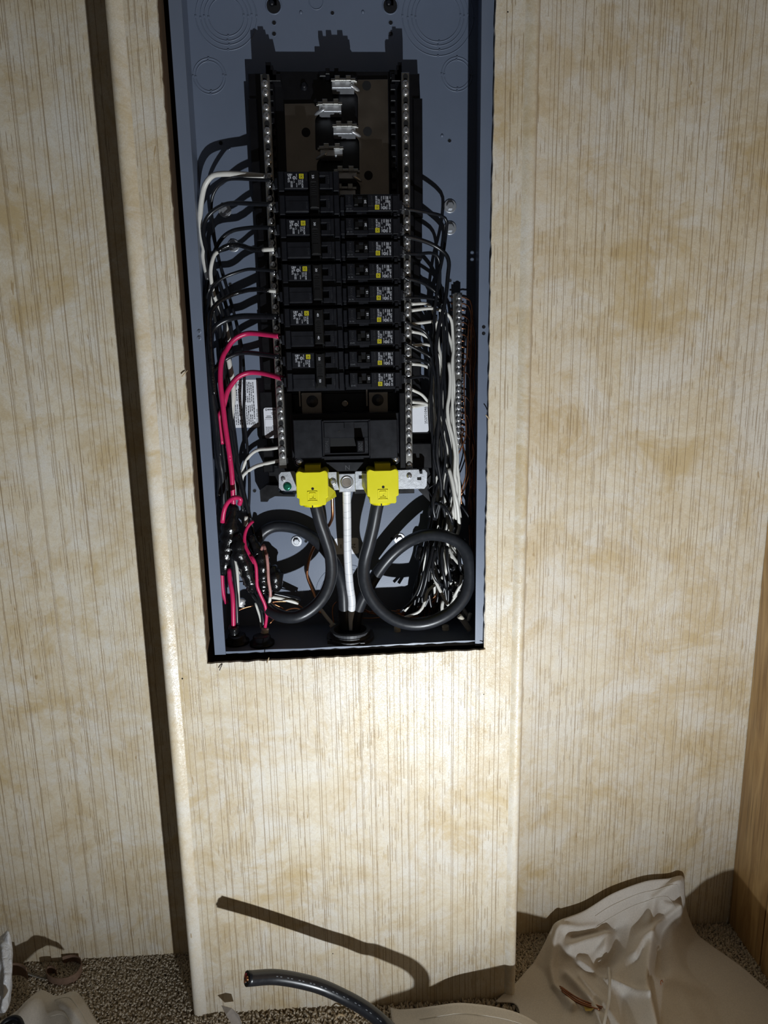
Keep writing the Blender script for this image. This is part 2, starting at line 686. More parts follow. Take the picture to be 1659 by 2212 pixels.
def text_geo(body, bold=0.0):
    """triangulated outline of a string, 1 unit high capitals, left-aligned at the origin"""
    key = (body, bold)
    if key in _tc:
        return _tc[key]
    cu = bpy.data.curves.new('lettering', 'FONT')
    cu.body = body
    cu.size = 1.0
    cu.resolution_u = 2
    cu.offset = bold
    ob = bpy.data.objects.new('lettering', cu)
    COL.objects.link(ob)
    bpy.context.view_layer.update()
    me = bpy.data.meshes.new_from_object(ob.evaluated_get(bpy.context.evaluated_depsgraph_get()))
    vs = [(v.co.x / .7, v.co.y / .7) for v in me.vertices]
    fs = [tuple(p.vertices) for p in me.polygons]
    bpy.data.objects.remove(ob)
    bpy.data.curves.remove(cu)
    bpy.data.meshes.remove(me)
    w = max([v[0] for v in vs] + [0.0])
    _tc[key] = (vs, fs, w)
    return _tc[key]


def put_text(mb, body, h, x, z, Y, rot=0.0, align='l', bold=0.0, fit=None):
    """letters of height h with their start (or middle) at (x, z) on the plane Y, turned by rot degrees"""
    vs, fs, w = text_geo(body, bold)
    sx = h
    if fit:
        sx = fit / max(w, 1e-6)
    off = -w * sx / 2 if align == 'c' else 0.0
    a = math.radians(rot)
    c, s = math.cos(a), math.sin(a)
    out = []
    for (u, v) in vs:
        p, q = u * sx + off, v * h - (h / 2 if align == 'c' else 0)
        out.append((x + p * c - q * s, Y, z + p * s + q * c))
    mb.add(out, fs)


def rect(mb, x0, x1, z0, z1, Y):
    mb.add([(x0, Y, z0), (x1, Y, z0), (x1, Y, z1), (x0, Y, z1)], [(0, 1, 2, 3)])


def flat_ring(mb, x, z, Y, r0, r1, n=20):
    vs = []
    for i in range(n):
        a = 2 * math.pi * i / n
        vs += [(x + r0 * math.cos(a), Y, z + r0 * math.sin(a)), (x + r1 * math.cos(a), Y, z + r1 * math.sin(a))]
    mb.add(vs, [(2 * i, 2 * i + 1, (2 * i + 3) % (2 * n), (2 * i + 2) % (2 * n)) for i in range(n)])


def disc(mb, x, z, Y, r, n=16, sz=1.0):
    mb.add([(x + r * math.cos(2 * math.pi * i / n), Y, z + sz * r * math.sin(2 * math.pi * i / n)) for i in range(n)],
           [tuple(range(n))])


# ------------------------------------------------------------------ steel enclosure
BF, BB = .010, .108                 # depth of the enclosure's front flange and of its back sheet
BXL, BXR = -.1905, .1750
BZB, BZT = .5685, 1.405
FLW = .0145
box = thing('panel_enclosure', 'tall blue-grey steel electrical panel enclosure set in the wall opening', 'panel box',
            ((BXL + BXR) / 2, BB, BZB))
t = .0015


def part(mb, name, mat, parent):
    o = mb.build(name, MATS[mat])
    adopt(parent, o)
    return o


part(MB().box(BXL, BXR, BB, BB + t, BZB, BZT), 'back_sheet', 'box_paint', box)
part(MB().box(BXL, BXL + t, BF + t, BB, BZB, BZT), 'side_sheet', 'box_paint', box)
part(MB().box(BXR - t, BXR, BF + t, BB, BZB, BZT), 'side_sheet', 'box_paint', box)
part(MB().box(BXL + t, BXR - t, BF + .004, BB, BZB, BZB + t), 'bottom_sheet', 'box_paint', box)
part(MB().box(BXL + t, BXR - t, BF + .004, BB, BZT - t, BZT), 'top_sheet', 'box_paint', box)
fl = part(MB().box(BXL, BXL + FLW, BF, BF + t, BZB - .001, BZT, .0004), 'front_flange', 'box_paint', box)
# the right flange has two round holes punched through
fh = [P(1045, y, BF) for y in (706, 720)]
mb = MB()
zc = [f.z for f in fh]
hx, hr = fh[0].x, .0023
zs_ = [BZT, zc[0] + .0045, (zc[0] + zc[1]) / 2, zc[1] - .0045, BZB - .001]
mb.box(BXR - FLW, BXR, BF, BF + t, zs_[1], BZT)
mb.box(BXR - FLW, BXR, BF, BF + t, BZB - .001, zs_[3])
for i in (0, 1):
    z0_, z1_ = zs_[2 + i], zs_[1 + i]
    K = 24
    ci, co = [], []
    for k in range(K):
        an = 2 * math.pi * k / K
        ci.append((hx + hr * math.cos(an), zc[i] + hr * math.sin(an)))
        tx = [((BXR if math.cos(an) > 0 else BXR - FLW) - hx) / math.cos(an)] if abs(math.cos(an)) > 1e-6 else []
        tz = [((z1_ if math.sin(an) > 0 else z0_) - zc[i]) / math.sin(an)] if abs(math.sin(an)) > 1e-6 else []
        q = min(tx + tz)
        co.append((hx + q * math.cos(an), zc[i] + q * math.sin(an)))
    corners = [(BXR, z1_), (BXR - FLW, z1_), (BXR - FLW, z0_), (BXR, z0_)]
    for Y in (BF, BF + t):
        vs = [(x, Y, z) for x, z in ci] + [(x, Y, z) for x, z in co]
        fs = []
        for k in range(K):
            l = (k + 1) % K
            f = (k, K + k, K + l, l)
            fs.append(f if Y > BF else f[::-1])
        for (cx_, cz_) in corners:          # fill the corners the fan cuts off
            best = None
            for k in range(K):
                l = (k + 1) % K
                a_, b_ = co[k], co[l]
                if abs(a_[0] - b_[0]) > 1e-7 and abs(a_[1] - b_[1]) > 1e-7 and min(abs(a_[0] - cx_), abs(b_[0] - cx_)) < 1e-7 and min(abs(a_[1] - cz_), abs(b_[1] - cz_)) < 1e-7:
                    best = (k, l)
            if best:
                vs.append((cx_, Y, cz_))
                fs.append((K + best[0], len(vs) - 1, K + best[1]))
        mb.add(vs, fs)
    mb.add([(x, BF, z) for x, z in ci] + [(x, BF + t, z) for x, z in ci], [(k, (k + 1) % K, K + (k + 1) % K, K + k) for k in range(K)])
fr = part(mb, 'front_flange', 'box_paint', box)
# bottom lip, wavy sheared edge with a small step
mb = MB()
n = 40
vs = []
for i in range(n + 1):
    u = i / n
    x = BXL + FLW + (BXR - BXL - 2 * FLW) * u
    zz = BZB + .0022 + .0022 * u + (.0010 if u > .74 else 0) - .0004 * math.sin(u * 25)
    vs += [(x, BF + .003, BZB - .001), (x, BF + .003, zz), (x, BF + .0042, zz), (x, BF + .0042, BZB - .001)]
fs = []
for i in range(n):
    for k in range(3):
        fs.append((i * 4 + k, (i + 1) * 4 + k, (i + 1) * 4 + k + 1, i * 4 + k + 1))
mb.add(vs, [tuple(reversed(f)) for f in fs])
part(mb, 'bottom_lip', 'box_paint', box)
# two slotted screws pressed in the left flange
for y in (706, 720):
    c = P(430.5, y + 10, BF)
    mb = MB().lathe((c.x, BF + .0002, c.z), (0, -1, 0), [(0, .0028), (.0006, .0026), (.0009, .002)], 14)
    o = part(mb, 'flange_screw', 'box_paint', box)
    mb = MB().box(c.x - .0004, c.x + .0004, BF - .0012, BF - .0006, c.z - .0018, c.z + .0018)
    s_ = mb.build('slot', MATS['conduit_grey'])
    s_.parent = o
# pressed knockouts
pxm = .00066


def knockout(px, py, radii, tabs=4):
    c = P(px, py, BB)
    root = None
    for i, r in enumerate(radii):
        m_ = MB().ring((c.x, BB, c.z), (0, 1, 0), r * pxm, .0007, 56, 6)
        for k in range(tabs):
            a = math.pi / 2 * k + (.05 if i % 2 else 0)
            m_.box(c.x + math.cos(a) * r * pxm - .0011, c.x + math.cos(a) * r * pxm + .0011, BB - .0010, BB,
                   c.z + math.sin(a) * r * pxm - .0011, c.z + math.sin(a) * r * pxm + .0011)
        if root is None:
            root = part(m_, 'knockout', 'box_paint', box)
        else:
            o = m_.build('knockout_ring', MATS['box_paint'])
            o.parent = root
    return root


knockout(489, 36, (57, 48, 41, 33))
knockout(946, 36, (68, 58, 50, 43))
knockout(453, 165, (31, 26))
knockout(987, 161, (30, 25))
knockout(748, 1283, (68, 58, 47))
knockout(683, 4, (13,), 0)
# punched holes, pressed dimples
for (x, y, r) in ((592, 49, 3.6), (592, 73, 3.6), (718, 28, 3.2), (844, 49, 3.6), (844, 73, 3.6), (477, 309, 3.4), (971, 304, 3.2),
                  (497, 614, 3.2), (972, 606, 3.2), (550, 1060, 3.4), (661, 1169, 3), (846, 1163, 3)):
    c = P(x, y, BB)
    mb = MB()
    disc(mb, c.x, c.z, BB - .0003, r * pxm)
    o = part(mb, 'punched_hole', 'black_gap', box)
    m2 = MB().ring((c.x, BB, c.z), (0, 1, 0), (r + .7) * pxm, .0004, 16, 4)
    q = m2.build('hole_rim', MATS['box_paint'])
    q.parent = o
for (x, y) in ((650, 27), (784, 26), (495, 321), (955, 293)):
    c = P(x, y, BB)
    part(MB().lathe((c.x, BB, c.z), (0, -1, 0), [(0, .0022), (.0008, .0016), (.0011, .0006)], 12), 'dimple', 'box_paint', box)
for x in (591, 843):
    c = P(x, 12, BB)
    mb = MB()
    disc(mb, c.x, c.z, BB - .0004, 13 * pxm, 20)
    rect(mb, c.x - 6 * pxm, c.x + 6 * pxm, c.z, c.z + .03, BB - .0004)
    o = part(mb, 'keyhole', 'black_gap', box)
    m2 = MB().lathe((c.x - .002, BB - .001, c.z + .002), (0, -1, 0), [(0, .0035), (.002, .003), (.003, .001)], 12)
    q = m2.build('screw', MATS['black_plastic'])
    q.parent = o
    m2 = MB().ring((c.x, BB, c.z), (0, 1, 0), 14.5 * pxm, .0009, 24, 5)
    q = m2.build('hole_rim', MATS['box_paint'])
    q.parent = o


def hex_bolt(px, py, r, Y=BB, parent=box, mat='zinc'):
    c = P(px, py, Y)
    w = part(MB().lathe((c.x, Y, c.z), (0, -1, 0), [(0, r), (.0012, r), (.0016, r * .92)], 22), 'washer_screw', mat, parent)
    hx = [(c.x + r * .58 * math.cos(math.pi / 3 * k), c.z + r * .58 * math.sin(math.pi / 3 * k)) for k in range(6)]
    q = MB().prism(hx, Y - .0055, Y - .0014, .0006).build('hex_head', MATS[mat])
    q.parent = w
    return w


for (x, y, r) in ((486, 455, 13), (505, 531, 12), (972, 446, 13), (972, 493, 13), (641, 1169, 12), (863, 1164, 13)):
    hex_bolt(x, y, r * pxm)


def sticker(name, x0, y0, x1, y1, Y, parent, print_fn=None, tiltx=0.0):
    a, b = P(x0, y0, Y), P(x1, y1, Y)
    r = .003
    pts = []
    for (cx, cz, a0) in ((b.x - r, a.z - r, 0), (a.x + r, a.z - r, 90), (a.x + r, b.z + r, 180), (b.x - r, b.z + r, 270)):
        for k in range(5):
            an = math.radians(a0 + k * 22.5)
            pts.append((cx + r * math.cos(an), cz + r * math.sin(an)))
    o = part(MB().prism(pts, Y - .0004, Y), name, 'label_white', parent)
    if print_fn:
        m2 = MB()
        print_fn(m2, a.x, b.x, b.z, a.z, Y - .0006)
        q = m2.build('print', MATS['print_dark'])
        q.parent = o
    return o


def fine_print(mb, x0, x1, z0, z1, Y, cols, seed, gaps=(.5,)):
    """illegible columns of small print: broken dark strokes"""
    rr = random.Random(seed)
    for k in range(cols):
        xx = x0 + (x1 - x0) * (k + .5) / cols
        w = (x1 - x0) / cols * .28
        z = z0
        while z < z1 - .001:
            l = rr.uniform(.0012, .0042)
            z2 = min(z + l, z1)
            if all(abs(((z + z2) / 2 - z0) / (z1 - z0) - g) > .02 for g in gaps) and rr.random() > .08:
                rect(mb, xx - w * rr.uniform(.7, 1), xx + w * rr.uniform(.5, 1), z, z2, Y)
            z = z2 + rr.uniform(.0005, .001)


def pr_left(mb, x0, x1, z0, z1, Y):
    w = x1 - x0
    fine_print(mb, x0 + w * .02, x0 + w * .42, z0 + .004, z1 - .003, Y, 6, 1)
    fine_print(mb, x0 + w * .46, x0 + w * .86, z0 + .004, z1 - .003, Y, 6, 2)
    put_text(mb, '40271-870-03', .0026, x1 - .0018, z0 + .004, Y, 90, fit=.021)


sticker('sticker', 494, 821, 562, 923, BB, box, pr_left)


def pr_bottom(mb, x0, x1, z0, z1, Y):
    zc = (z0 + z1) / 2
    put_text(mb, '25', .0062, x1 - .004, zc + .003, Y, 180)
    put_text(mb, '1', .0062, x0 + .0115, zc + .003, Y, 180)


sticker('sticker', 722, 1163, 775, 1196, BB, box, pr_bottom)

# ------------------------------------------------------------------ black interior tray with its bus and neutral bars
tray = thing('panel_interior', 'black plastic interior tray with bus plates and silver neutral bars in the enclosure', 'breaker tray',
             (P(745, 600, .09).x, .105, .79))
TY = .090


def tpart(mb, name, mat):
    return part(mb, name, mat, tray)


# base deck and edges
mb = MB()
xl, xr = P(560, 640, TY).x, P(909, 640, TY).x
mb.box(xl, xr, TY, .1065, P(740, 1040, TY).z, P(740, 158, TY).z, .001)
# side wings stand a little off the back, in steps
for (x0, y0, x1, y1) in ((541, 212, 560, 450), (556, 470, 575, 520), (560, 560, 580, 630), (566, 700, 590, 830), (563, 846, 600, 948),
                         (570, 965, 600, 1012), (893, 212, 913, 470), (895, 470, 912, 560), (893, 570, 907, 650), (890, 700, 908, 830),
                         (890, 860, 930, 950)):
    px_box(mb, x0, y0, x1, y1, TY - .004, TY + .012, .001)
base = tpart(mb, 'tray_base', 'tray_plastic')
mb = MB()
px_box(mb, 606, 153, 846, 850, .084, TY, .0008)
tpart(mb, 'deck', 'tray_plastic')
# lower feet
foot = [(561, 1060), (576, 1048), (600, 1049), (603, 1063), (612, 1068), (637, 1068), (637, 1073), (594, 1072), (582, 1078), (578, 1084), (563, 1084)]
tpart(MB().prism(px_poly(foot, .075), .075, .100), 'foot', 'tray_plastic')
foot2 = [(905, 1010), (925, 1010), (934, 1040), (938, 1080), (930, 1085), (905, 1060)]
tpart(MB().prism(px_poly(foot2, .075), .075, .100), 'foot', 'tray_plastic')
mb = MB()
px_box(mb, 890, 958, 934, 1012, .070, .100, .001)
tpart(mb, 'wire_post', 'tray_plastic')
for y in (970, 1003):
    mb = MB()
    px_box(mb, 568, y, 591, y + 18, .072, .100, .0015)
    tpart(mb, 'wire_post', 'tray_plastic')
# towers at the top carrying the bars, stepped
for (xa_, xb_, s) in ((574, 606, 1), (868, 846, -1)):
    mb = MB()
    x_out, x_in = xa_, xb_
    for (f0, y0, Yf) in ((1.0, 160, .066), (.72, 150, .066), (.5, 140, .066), (.36, 133, .066)):
        px_box(mb, x_out, y0, x_out + (x_in - x_out) * f0, 175, Yf, .100, .0006)
    tpart(mb, 'tower', 'tray_plastic')
# small upright fingers at the head of the deck
for (x0, x1) in ((703, 712), (722, 731)):
    mb = MB()
    px_box(mb, x0, 146, x1, 160, .064, .100, .0006)
    tpart(mb, 'finger', 'tray_plastic')
mb = MB()
px_box(mb, 690, 152, 745, 165, .078, .100, .001)
tpart(mb, 'finger_base', 'tray_plastic')
# rails with hooks beside the breakers
for (x0, x1) in ((591, 606), (846, 860)):
    mb = MB()
    px_box(mb, x0, 150, x1, 848, .080, TY, .0006)
    z_top, z_bot = P(x0, 155, .07).z, P(x0, 845, .07).z
    X0, X1 = P((x0 + x1) / 2 - 5, 500, .07).x, P((x0 + x1) / 2 + 5, 500, .07).x
    k = 0
    z = z_top
    while z > z_bot:
        mb.box(X0, X1, .070, .082, z - .007, z, .0006)
        z -= .0129 if k % 2 == 0 else .0125
        k += 1
    tpart(mb, 'hook_rail', 'tray_plastic')

# bus plates, scalloped around each other
BY = .079


def plate(pts, hole_y, hx):
    o = tpart(MB().prism(px_poly(pts, BY), BY, BY + .002, .0003), 'bus_plate', 'tinned_bus')
    for y in hole_y:
        c = P(hx(y), y, BY)
        m_ = MB()
        disc(m_, c.x, c.z, BY - .0002, 8.6 * .00064, 20)
        q = m_.build('rivet_hole', MATS['black_gap'])
        q.parent = o
    return o


def arc(cx, cy, r, a0, a1, n=7):
    return [(cx + r * math.cos(math.radians(a0 + (a1 - a0) * i / n)), cy + r * math.sin(math.radians(a0 + (a1 - a0) * i / n))) for i in range(n + 1)]


R_edge = [(773, 172), (838, 171), (841, 425), (779, 425)]
R_edge += arc(758, 408, 21, 0, -75)[1:]
R_edge += [(737, 386), (737, 371), (777, 372), (777, 322)]
R_edge += arc(757, 312, 20, 0, -80)[1:]
R_edge += [(720, 291), (720, 277), (774, 277), (774, 222)]
R_edge += arc(754, 214, 20, 0, -80)[1:]
R_edge += [(716, 193), (716, 180), (773, 179)]
plate(R_edge, (185, 284, 379), lambda y: 792 + (y - 185) * .02)
L_edge = [(614, 224), (678, 223), (680, 229), (736, 231), (737, 244), (697, 244)]
L_edge += arc(698, 262, 18, -95, -180)[1:]
L_edge += [(681, 322), (682, 325), (739, 326), (739, 339), (704, 340)]
L_edge += arc(702, 358, 18, -95, -180)[1:]
L_edge += [(684, 380), (684, 425), (621, 425)]
plate(L_edge, (286,), lambda y: 661)
# deck screw beside the left plate
c = P(657, 187, .084)
tpart(MB().lathe((c.x, .084, c.z), (0, -1, 0), [(0, .005), (.001, .0046), (.0018, .0035), (.0045, .003), (.005, .0018)], 16), 'deck_screw', 'black_plastic')


def stab(px, py, s):
    """raised contact: bright blade, comb of fingers above it, slanted pin; s = +1 when it grows from the right plate"""
    root = MB()
    px_box(root, px - 24, py - 2, px + 24, py + 12, .060, BY, .0005)
    o = tpart(root, 'contact_blade', 'zinc')
    for (x0, x1, y0, y1, Yf) in ((-26, -14, -9, -3, .058), (-18, -7, -16, -4, .055), (-9, 9, -10, -4, .057), (6, 17, -16, -4, .055),
                                 (15, 27, -10, -3, .058), (20, 30, -6, -1, .060)):
        m_ = MB()
        if s < 0:
            x0, x1 = -x1, -x0
        px_box(m_, px + x0, py + y0, px + x1, py + y1, Yf, .066, .0005)
        q = m_.build('contact_finger', MATS['aluminium'])
        q.parent = o
    a, b = (P(px + 15, py + 6, .058), P(px + 35, py + 18, .066)) if s > 0 else (P(px - 11, py + 6, .058), P(px - 33, py + 19, .066))
    m_ = MB().tube([a.lerp(b, k / 6) for k in range(7)], [.0010, .0019, .0022, .0022, .0022, .0019, .0010], 10)
    q = m_.build('contact_pin', MATS['zinc'])
    q.parent = o


for (x, y, s) in ((741, 178, 1), (713, 229, -1), (744, 277, 1), (716, 325, -1), (747, 374, 1), (744, 412, -1)):
    stab(x, y, s)

# neutral bars
def neutral_bar(px0, py0, px1, py1, wpx, first, label):
    Y = .056
    a, b = P(px0, py0, Y), P(px1, py1, Y)
    X = (a.x + b.x) / 2
    w = wpx * .00061 / 2
    o = tpart(MB().box(X - w, X + w, Y, Y + .009, b.z, a.z, .0006), 'neutral_bar', 'aluminium')
    o['label'] = label
    z0 = P(px0, first, Y).z
    k = 0
    screw = None
    rr = random.Random(px0)
    while True:
        for dz in (0, .0093):
            z = z0 - k * .02585 - dz
            if z < b.z + .003:
                return o, X, z0
            m_ = MB()
            zz, yy = z, Y
            m_.lathe((X, yy + .001, zz), (0, -1, 0), [(0, .0040), (.0022, .0040), (.0032, .0034), (.0036, .0020)], 14)
            an = rr.uniform(0, 1.5)
            for q in (0, math.pi / 2):
                dx, dzz = math.cos(an + q) * .0026, math.sin(an + q) * .0026
                ex, ez = -math.sin(an + q) * .0005, math.cos(an + q) * .0005
                m_.add([(X - dx - ex, yy - .0030, zz - dzz - ez), (X + dx - ex, yy - .0030, zz + dzz - ez),
                        (X + dx + ex, yy - .0030, zz + dzz + ez), (X - dx + ex, yy - .0030, zz - dzz + ez)], [(0, 1, 2, 3)])
            s_ = m_.build('screw', MATS['screw_steel'])
            s_.parent = o
        # black oval above each pair: wire hole and screw shadow painted as one
        m_ = MB()
        disc(m_, X, z0 - k * .02585 + .0075, Y - .0002, w * .62, 14, 1.25)
        h_ = m_.build('hole_and_shadow', MATS['black_gap'])
        h_.parent = o
        k += 1


NBL, NBLX, NBLZ = neutral_bar(571, 160, 612, 1012, 17, 181, 'left silver neutral bar')
NBR, NBRX, NBRZ = neutral_bar(877, 156, 883, 1013, 16, 181, 'right silver neutral bar')

# neutral strap across the bottom, with its lug
SY = .046
strap = px_poly([(607, 1020), (635, 1018), (640, 1022), (905, 1014), (907, 1023), (913, 1023), (913, 1014), (918, 1015), (923, 1021), (922, 1049), (917, 1056),
                 (640, 1060), (608, 1060), (602, 1054), (602, 1026)], SY)
o = tpart(MB().prism(strap, SY, SY + .003, .0003), 'neutral_strap', 'zinc')
for (x, y, r, m_, sl) in ((612, 1035, 5, 'screw_steel', 0), (621, 1051, 9, 'green_screw', 1), (719, 1041, 8, 'screw_steel', 2), (884, 1028, 6, 'screw_steel', 0)):
    c = P(x, y, SY)
    R = r * .00062
    q = MB().lathe((c.x, SY, c.z), (0, -1, 0), [(0, R), (.001, R), (.0022, R * .85), (.003, R * .5)], 18)
    if sl:
        for an in ((.4, .4 + math.pi / 2) if sl == 1 else (1.0,)):
            dx, dz = math.cos(an) * R * .7, math.sin(an) * R * .7
            ex, ez = -math.sin(an) * R * .12, math.cos(an) * R * .12
            q.add([(c.x - dx - ex, SY - .0026, c.z - dz - ez), (c.x + dx - ex, SY - .0026, c.z + dz - ez), (c.x + dx + ex, SY - .0026, c.z + dz + ez), (c.x - dx + ex, SY - .0026, c.z - dz + ez)], [(0, 1, 2, 3)])
    q = q.build('green_bonding_screw' if sl == 1 else 'strap_screw', MATS[m_])
    q.parent = o
for (x0, y0, x1, y1) in ((901, 1031, 910, 1037), (775, 1027, 783, 1034)):
    a, b = P(x0, y0, SY), P(x1, y1, SY)
    q = MB()
    rect(q, a.x, b.x, b.z, a.z, SY - .0002)
    q = q.build('square_hole', MATS['black_gap'])
    q.parent = o
mb = MB()
px_box(mb, 732, 1023, 768, 1063, .030, SY + .006, .0008)
lug = tpart(mb, 'neutral_lug', 'zinc')
c = P(749.5, 1042, .030)
q = MB().lathe((c.x, .030, c.z), (0, -1, 0), [(0, .0086), (.001, .0086), (.0012, .0070), (.0004, .0066)], 26)
q = q.build('lug_collar', MATS['screw_steel'])
q.parent = lug
q = MB()
disc(q, c.x, c.z, .0293, .0058, 22)
q = q.build('lug_screw', MATS['tinned_bus'])
q.parent = lug
# black plate with the N above the lug
npl = px_poly([(703, 998), (786, 998), (768, 1020), (731, 1020)], .034)
o = tpart(MB().prism(npl, .034, .060, .0006), 'marker_plate', 'black_plastic')
q = MB()
c = P(750, 1010, .0335)
put_text(q, 'N', .0062, c.x, c.z, .0337, 1, 'c', 0.0)
q = q.build('lettering', MATS['conduit_grey'])
q.parent = o
# lower plastic skirt behind strap and main breaker
mb = MB()
px_box(mb, 618, 985, 880, 1040, .058, .092, .001)
px_box(mb, 610, 848, 634, 1010, .064, .092, .001)
px_box(mb, 863, 848, 876, 1012, .046, .092, .001)
px_box(mb, 632, 1056, 660, 1066, .052, .075, .0005)
px_box(mb, 765, 1056, 792, 1067, .050, .075, .0005)
px_box(mb, 862, 1057, 895, 1066, .052, .075, .0005)
tpart(mb, 'skirt', 'tray_plastic')
# main bus tabs above the main breaker, each with its bolt
for (x0, y0, x1, y1, bx, by) in ((652, 848, 695, 894, 674.5, 867), (797, 847, 838, 892, 816, 864)):
    mb = MB()
    px_box(mb, x0, y0, x1, y1, .056, .060, .0004)
    px_box(mb, x0 - 6, y0 - 8, x0 - 3, y0 + 30, .060, .066)
    o = tpart(mb, 'bus_tab', 'tinned_bus')
    c = P(bx, by, .056)
    q = MB().lathe((c.x, .056, c.z), (0, -1, 0), [(0, .0078), (.0012, .0078), (.0014, .0062), (.003, .006), (.0034, .0034), (.0060, .0032), (.0064, .0018)], 20)
    q = q.build('bus_bolt', MATS['conduit_grey'])
    q.parent = o
c = P(745, 872, .070)
tpart(MB().lathe((c.x, .072, c.z), (0, -1, 0), [(0, .0050), (.0015, .0050), (.0022, .0035)], 18), 'deck_screw', 'tinned_bus')
# stickers on the tray


def pr_tray(mb, x0, x1, z0, z1, Y):
    w, h = x1 - x0, z1 - z0
    rect(mb, x0 + w * .30, x1 - w * .10, z1 - h * .085, z1 - h * .045, Y)
    flat_ring(mb, x0 + w * .20, z1 - h * .065, Y, w * .05, w * .08)
    for k, (a_, b_) in enumerate(((.55, .9), (.6, .85), (.2, .55), (.12, .62))):
        rect(mb, x0 + w * a_, x0 + w * b_, z1 - h * (.17 + .05 * k), z1 - h * (.185 + .05 * k), Y)
    flat_ring(mb, x0 + w * .8, z1 - h * .31, Y, w * .075, w * .1)
    for (a0, a1, c0, c1) in ((.06, .94, .38, .385), (.06, .94, .955, .96)):
        rect(mb, x0 + w * a0, x0 + w * a1, z1 - h * c1, z1 - h * c0, Y)
    for xx in (.06, .93):
        rect(mb, x0 + w * xx, x0 + w * (xx + .012), z1 - h * .96, z1 - h * .38, Y)
    rr = random.Random(5)
    for k in range(8):
        z = z1 - h * (.60 + .042 * k)
        x = x0 + w * (.1 if k else .6)
        while x < x1 - w * .1:
            l = w * rr.uniform(.06, .16)
            rect(mb, x, min(x + l, x1 - w * .08), z - h * .007, z + h * .007, Y)
            x += l + w * .025


o = sticker('sticker', 569, 881, 601, 946, TY - .0045, tray, None)
q = MB()
a, b = P(569, 881, TY - .005), P(601, 946, TY - .005)
pr_tray(q, a.x, b.x, b.z, a.z, TY - .0052)
c_ = (a.z * .935 + b.z * .065)
q = q.build('print', MATS['print_dark'])
q.parent = o
q = MB()
put_text(q, 'SQUARE D', .0016, b.x - .0026, a.z - (a.z - b.z) * .052, TY - .0054, 180, fit=.0105)
q = q.build('lettering', MATS['print_white'])
q.parent = o


o = sticker('sticker', 888, 877, 926, 933, .084, tray, None)
q = MB()
a, b = P(888, 877, .0835), P(926, 933, .0835)
put_text(q, '253721046', .0038, b.x - .0016, b.z + .011, .0833, 92, fit=.0235, bold=.0)
q = q.build('print', MATS['print_dark'])
q.parent = o

# ------------------------------------------------------------------ branch breakers
FY = .014                                            # depth of the raised breaker faces
RT, RBt = P(745, 420, FY), P(757, 838, FY)
FH = .0188                                           # height of one raised face
PITCH = (RT.z - RBt.z - FH) / 8
S = .0535e-3 * (CAM_D + FY) / (CAM_D + .02)          # metres for one pixel of the 10.37x close-up


def breaker_label_right(w_mb, y_mb, x0, z0, last):
    """white print of a single-pole breaker, reading upwards; x0, z0 = corner of the printed field"""
    Y = FY - .0003
    g = lambda cx: x0 + (cx - 830) * S
    h = lambda cy: z0 + (425 - cy) * S
    # yellow square mark
    sq(y_mb, g(875), h(378), 48 * S, Y)
    put_text(w_mb, 'TYPE', 38 * S, g(880), h(330), Y, 90, fit=85 * S)
    put_text(w_mb, 'HOM', 42 * S, g(880), h(235), Y, 90, fit=92 * S)
    put_text(w_mb, '10 kA', 26 * S, g(912), h(320), Y, 90, fit=120 * S)
    put_text(w_mb, '120/240', 20 * S, g(938), h(322), Y, 90, fit=110 * S)
    put_text(w_mb, 'LISTED', 18 * S, g(985), h(250), Y, 90, fit=105 * S)
    put_text(w_mb, 'SWD', 30 * S, g(1042), h(215), Y, 90, fit=72 * S)
    flat_ring(w_mb, g(1028), h(390), Y, 24 * S, 33 * S)
    put_text(w_mb, 'UL', 26 * S, g(1039), h(410), Y, 90, fit=38 * S)
    put_text(w_mb, 'ISSUE', 20 * S, g(985), h(422), Y, 90, fit=120 * S)
    put_text(w_mb, 'CTL', 22 * S, g(1045), h(340), Y, 90, fit=62 * S)
    for k, (cx, a, b) in enumerate(((1075, 425, 360), (1075, 290, 145), (1100, 425, 320), (1100, 280, 150), (1122, 290, 150))):
        rect(w_mb, g(cx) - 5 * S, g(cx) + 4 * S, h(a), h(a - (a - b) * .45), Y)
        rect(w_mb, g(cx) - 5 * S, g(cx) + 4 * S, h(a - (a - b) * .52), h(b), Y)
    put_text(w_mb, last, 40 * S, g(1175), h(425), Y, 90, fit=185 * S)
    put_text(w_mb, 'mo', 24 * S, g(1175), h(200), Y, 90, fit=55 * S)


def sq(mb, x, z, r, Y):
    """square ring with a small open D-like square inside"""
    def frame(r0, r1):
        rect(mb, x - r0, x + r0, z + r1, z + r0, Y)
        rect(mb, x - r0, x + r0, z - r0, z - r1, Y)
        rect(mb, x - r0, x - r1, z - r1, z + r1, Y)
        rect(mb, x + r1, x + r0, z - r1, z + r1, Y)
    frame(r, r * .66)
    frame(r * .5, r * .24)


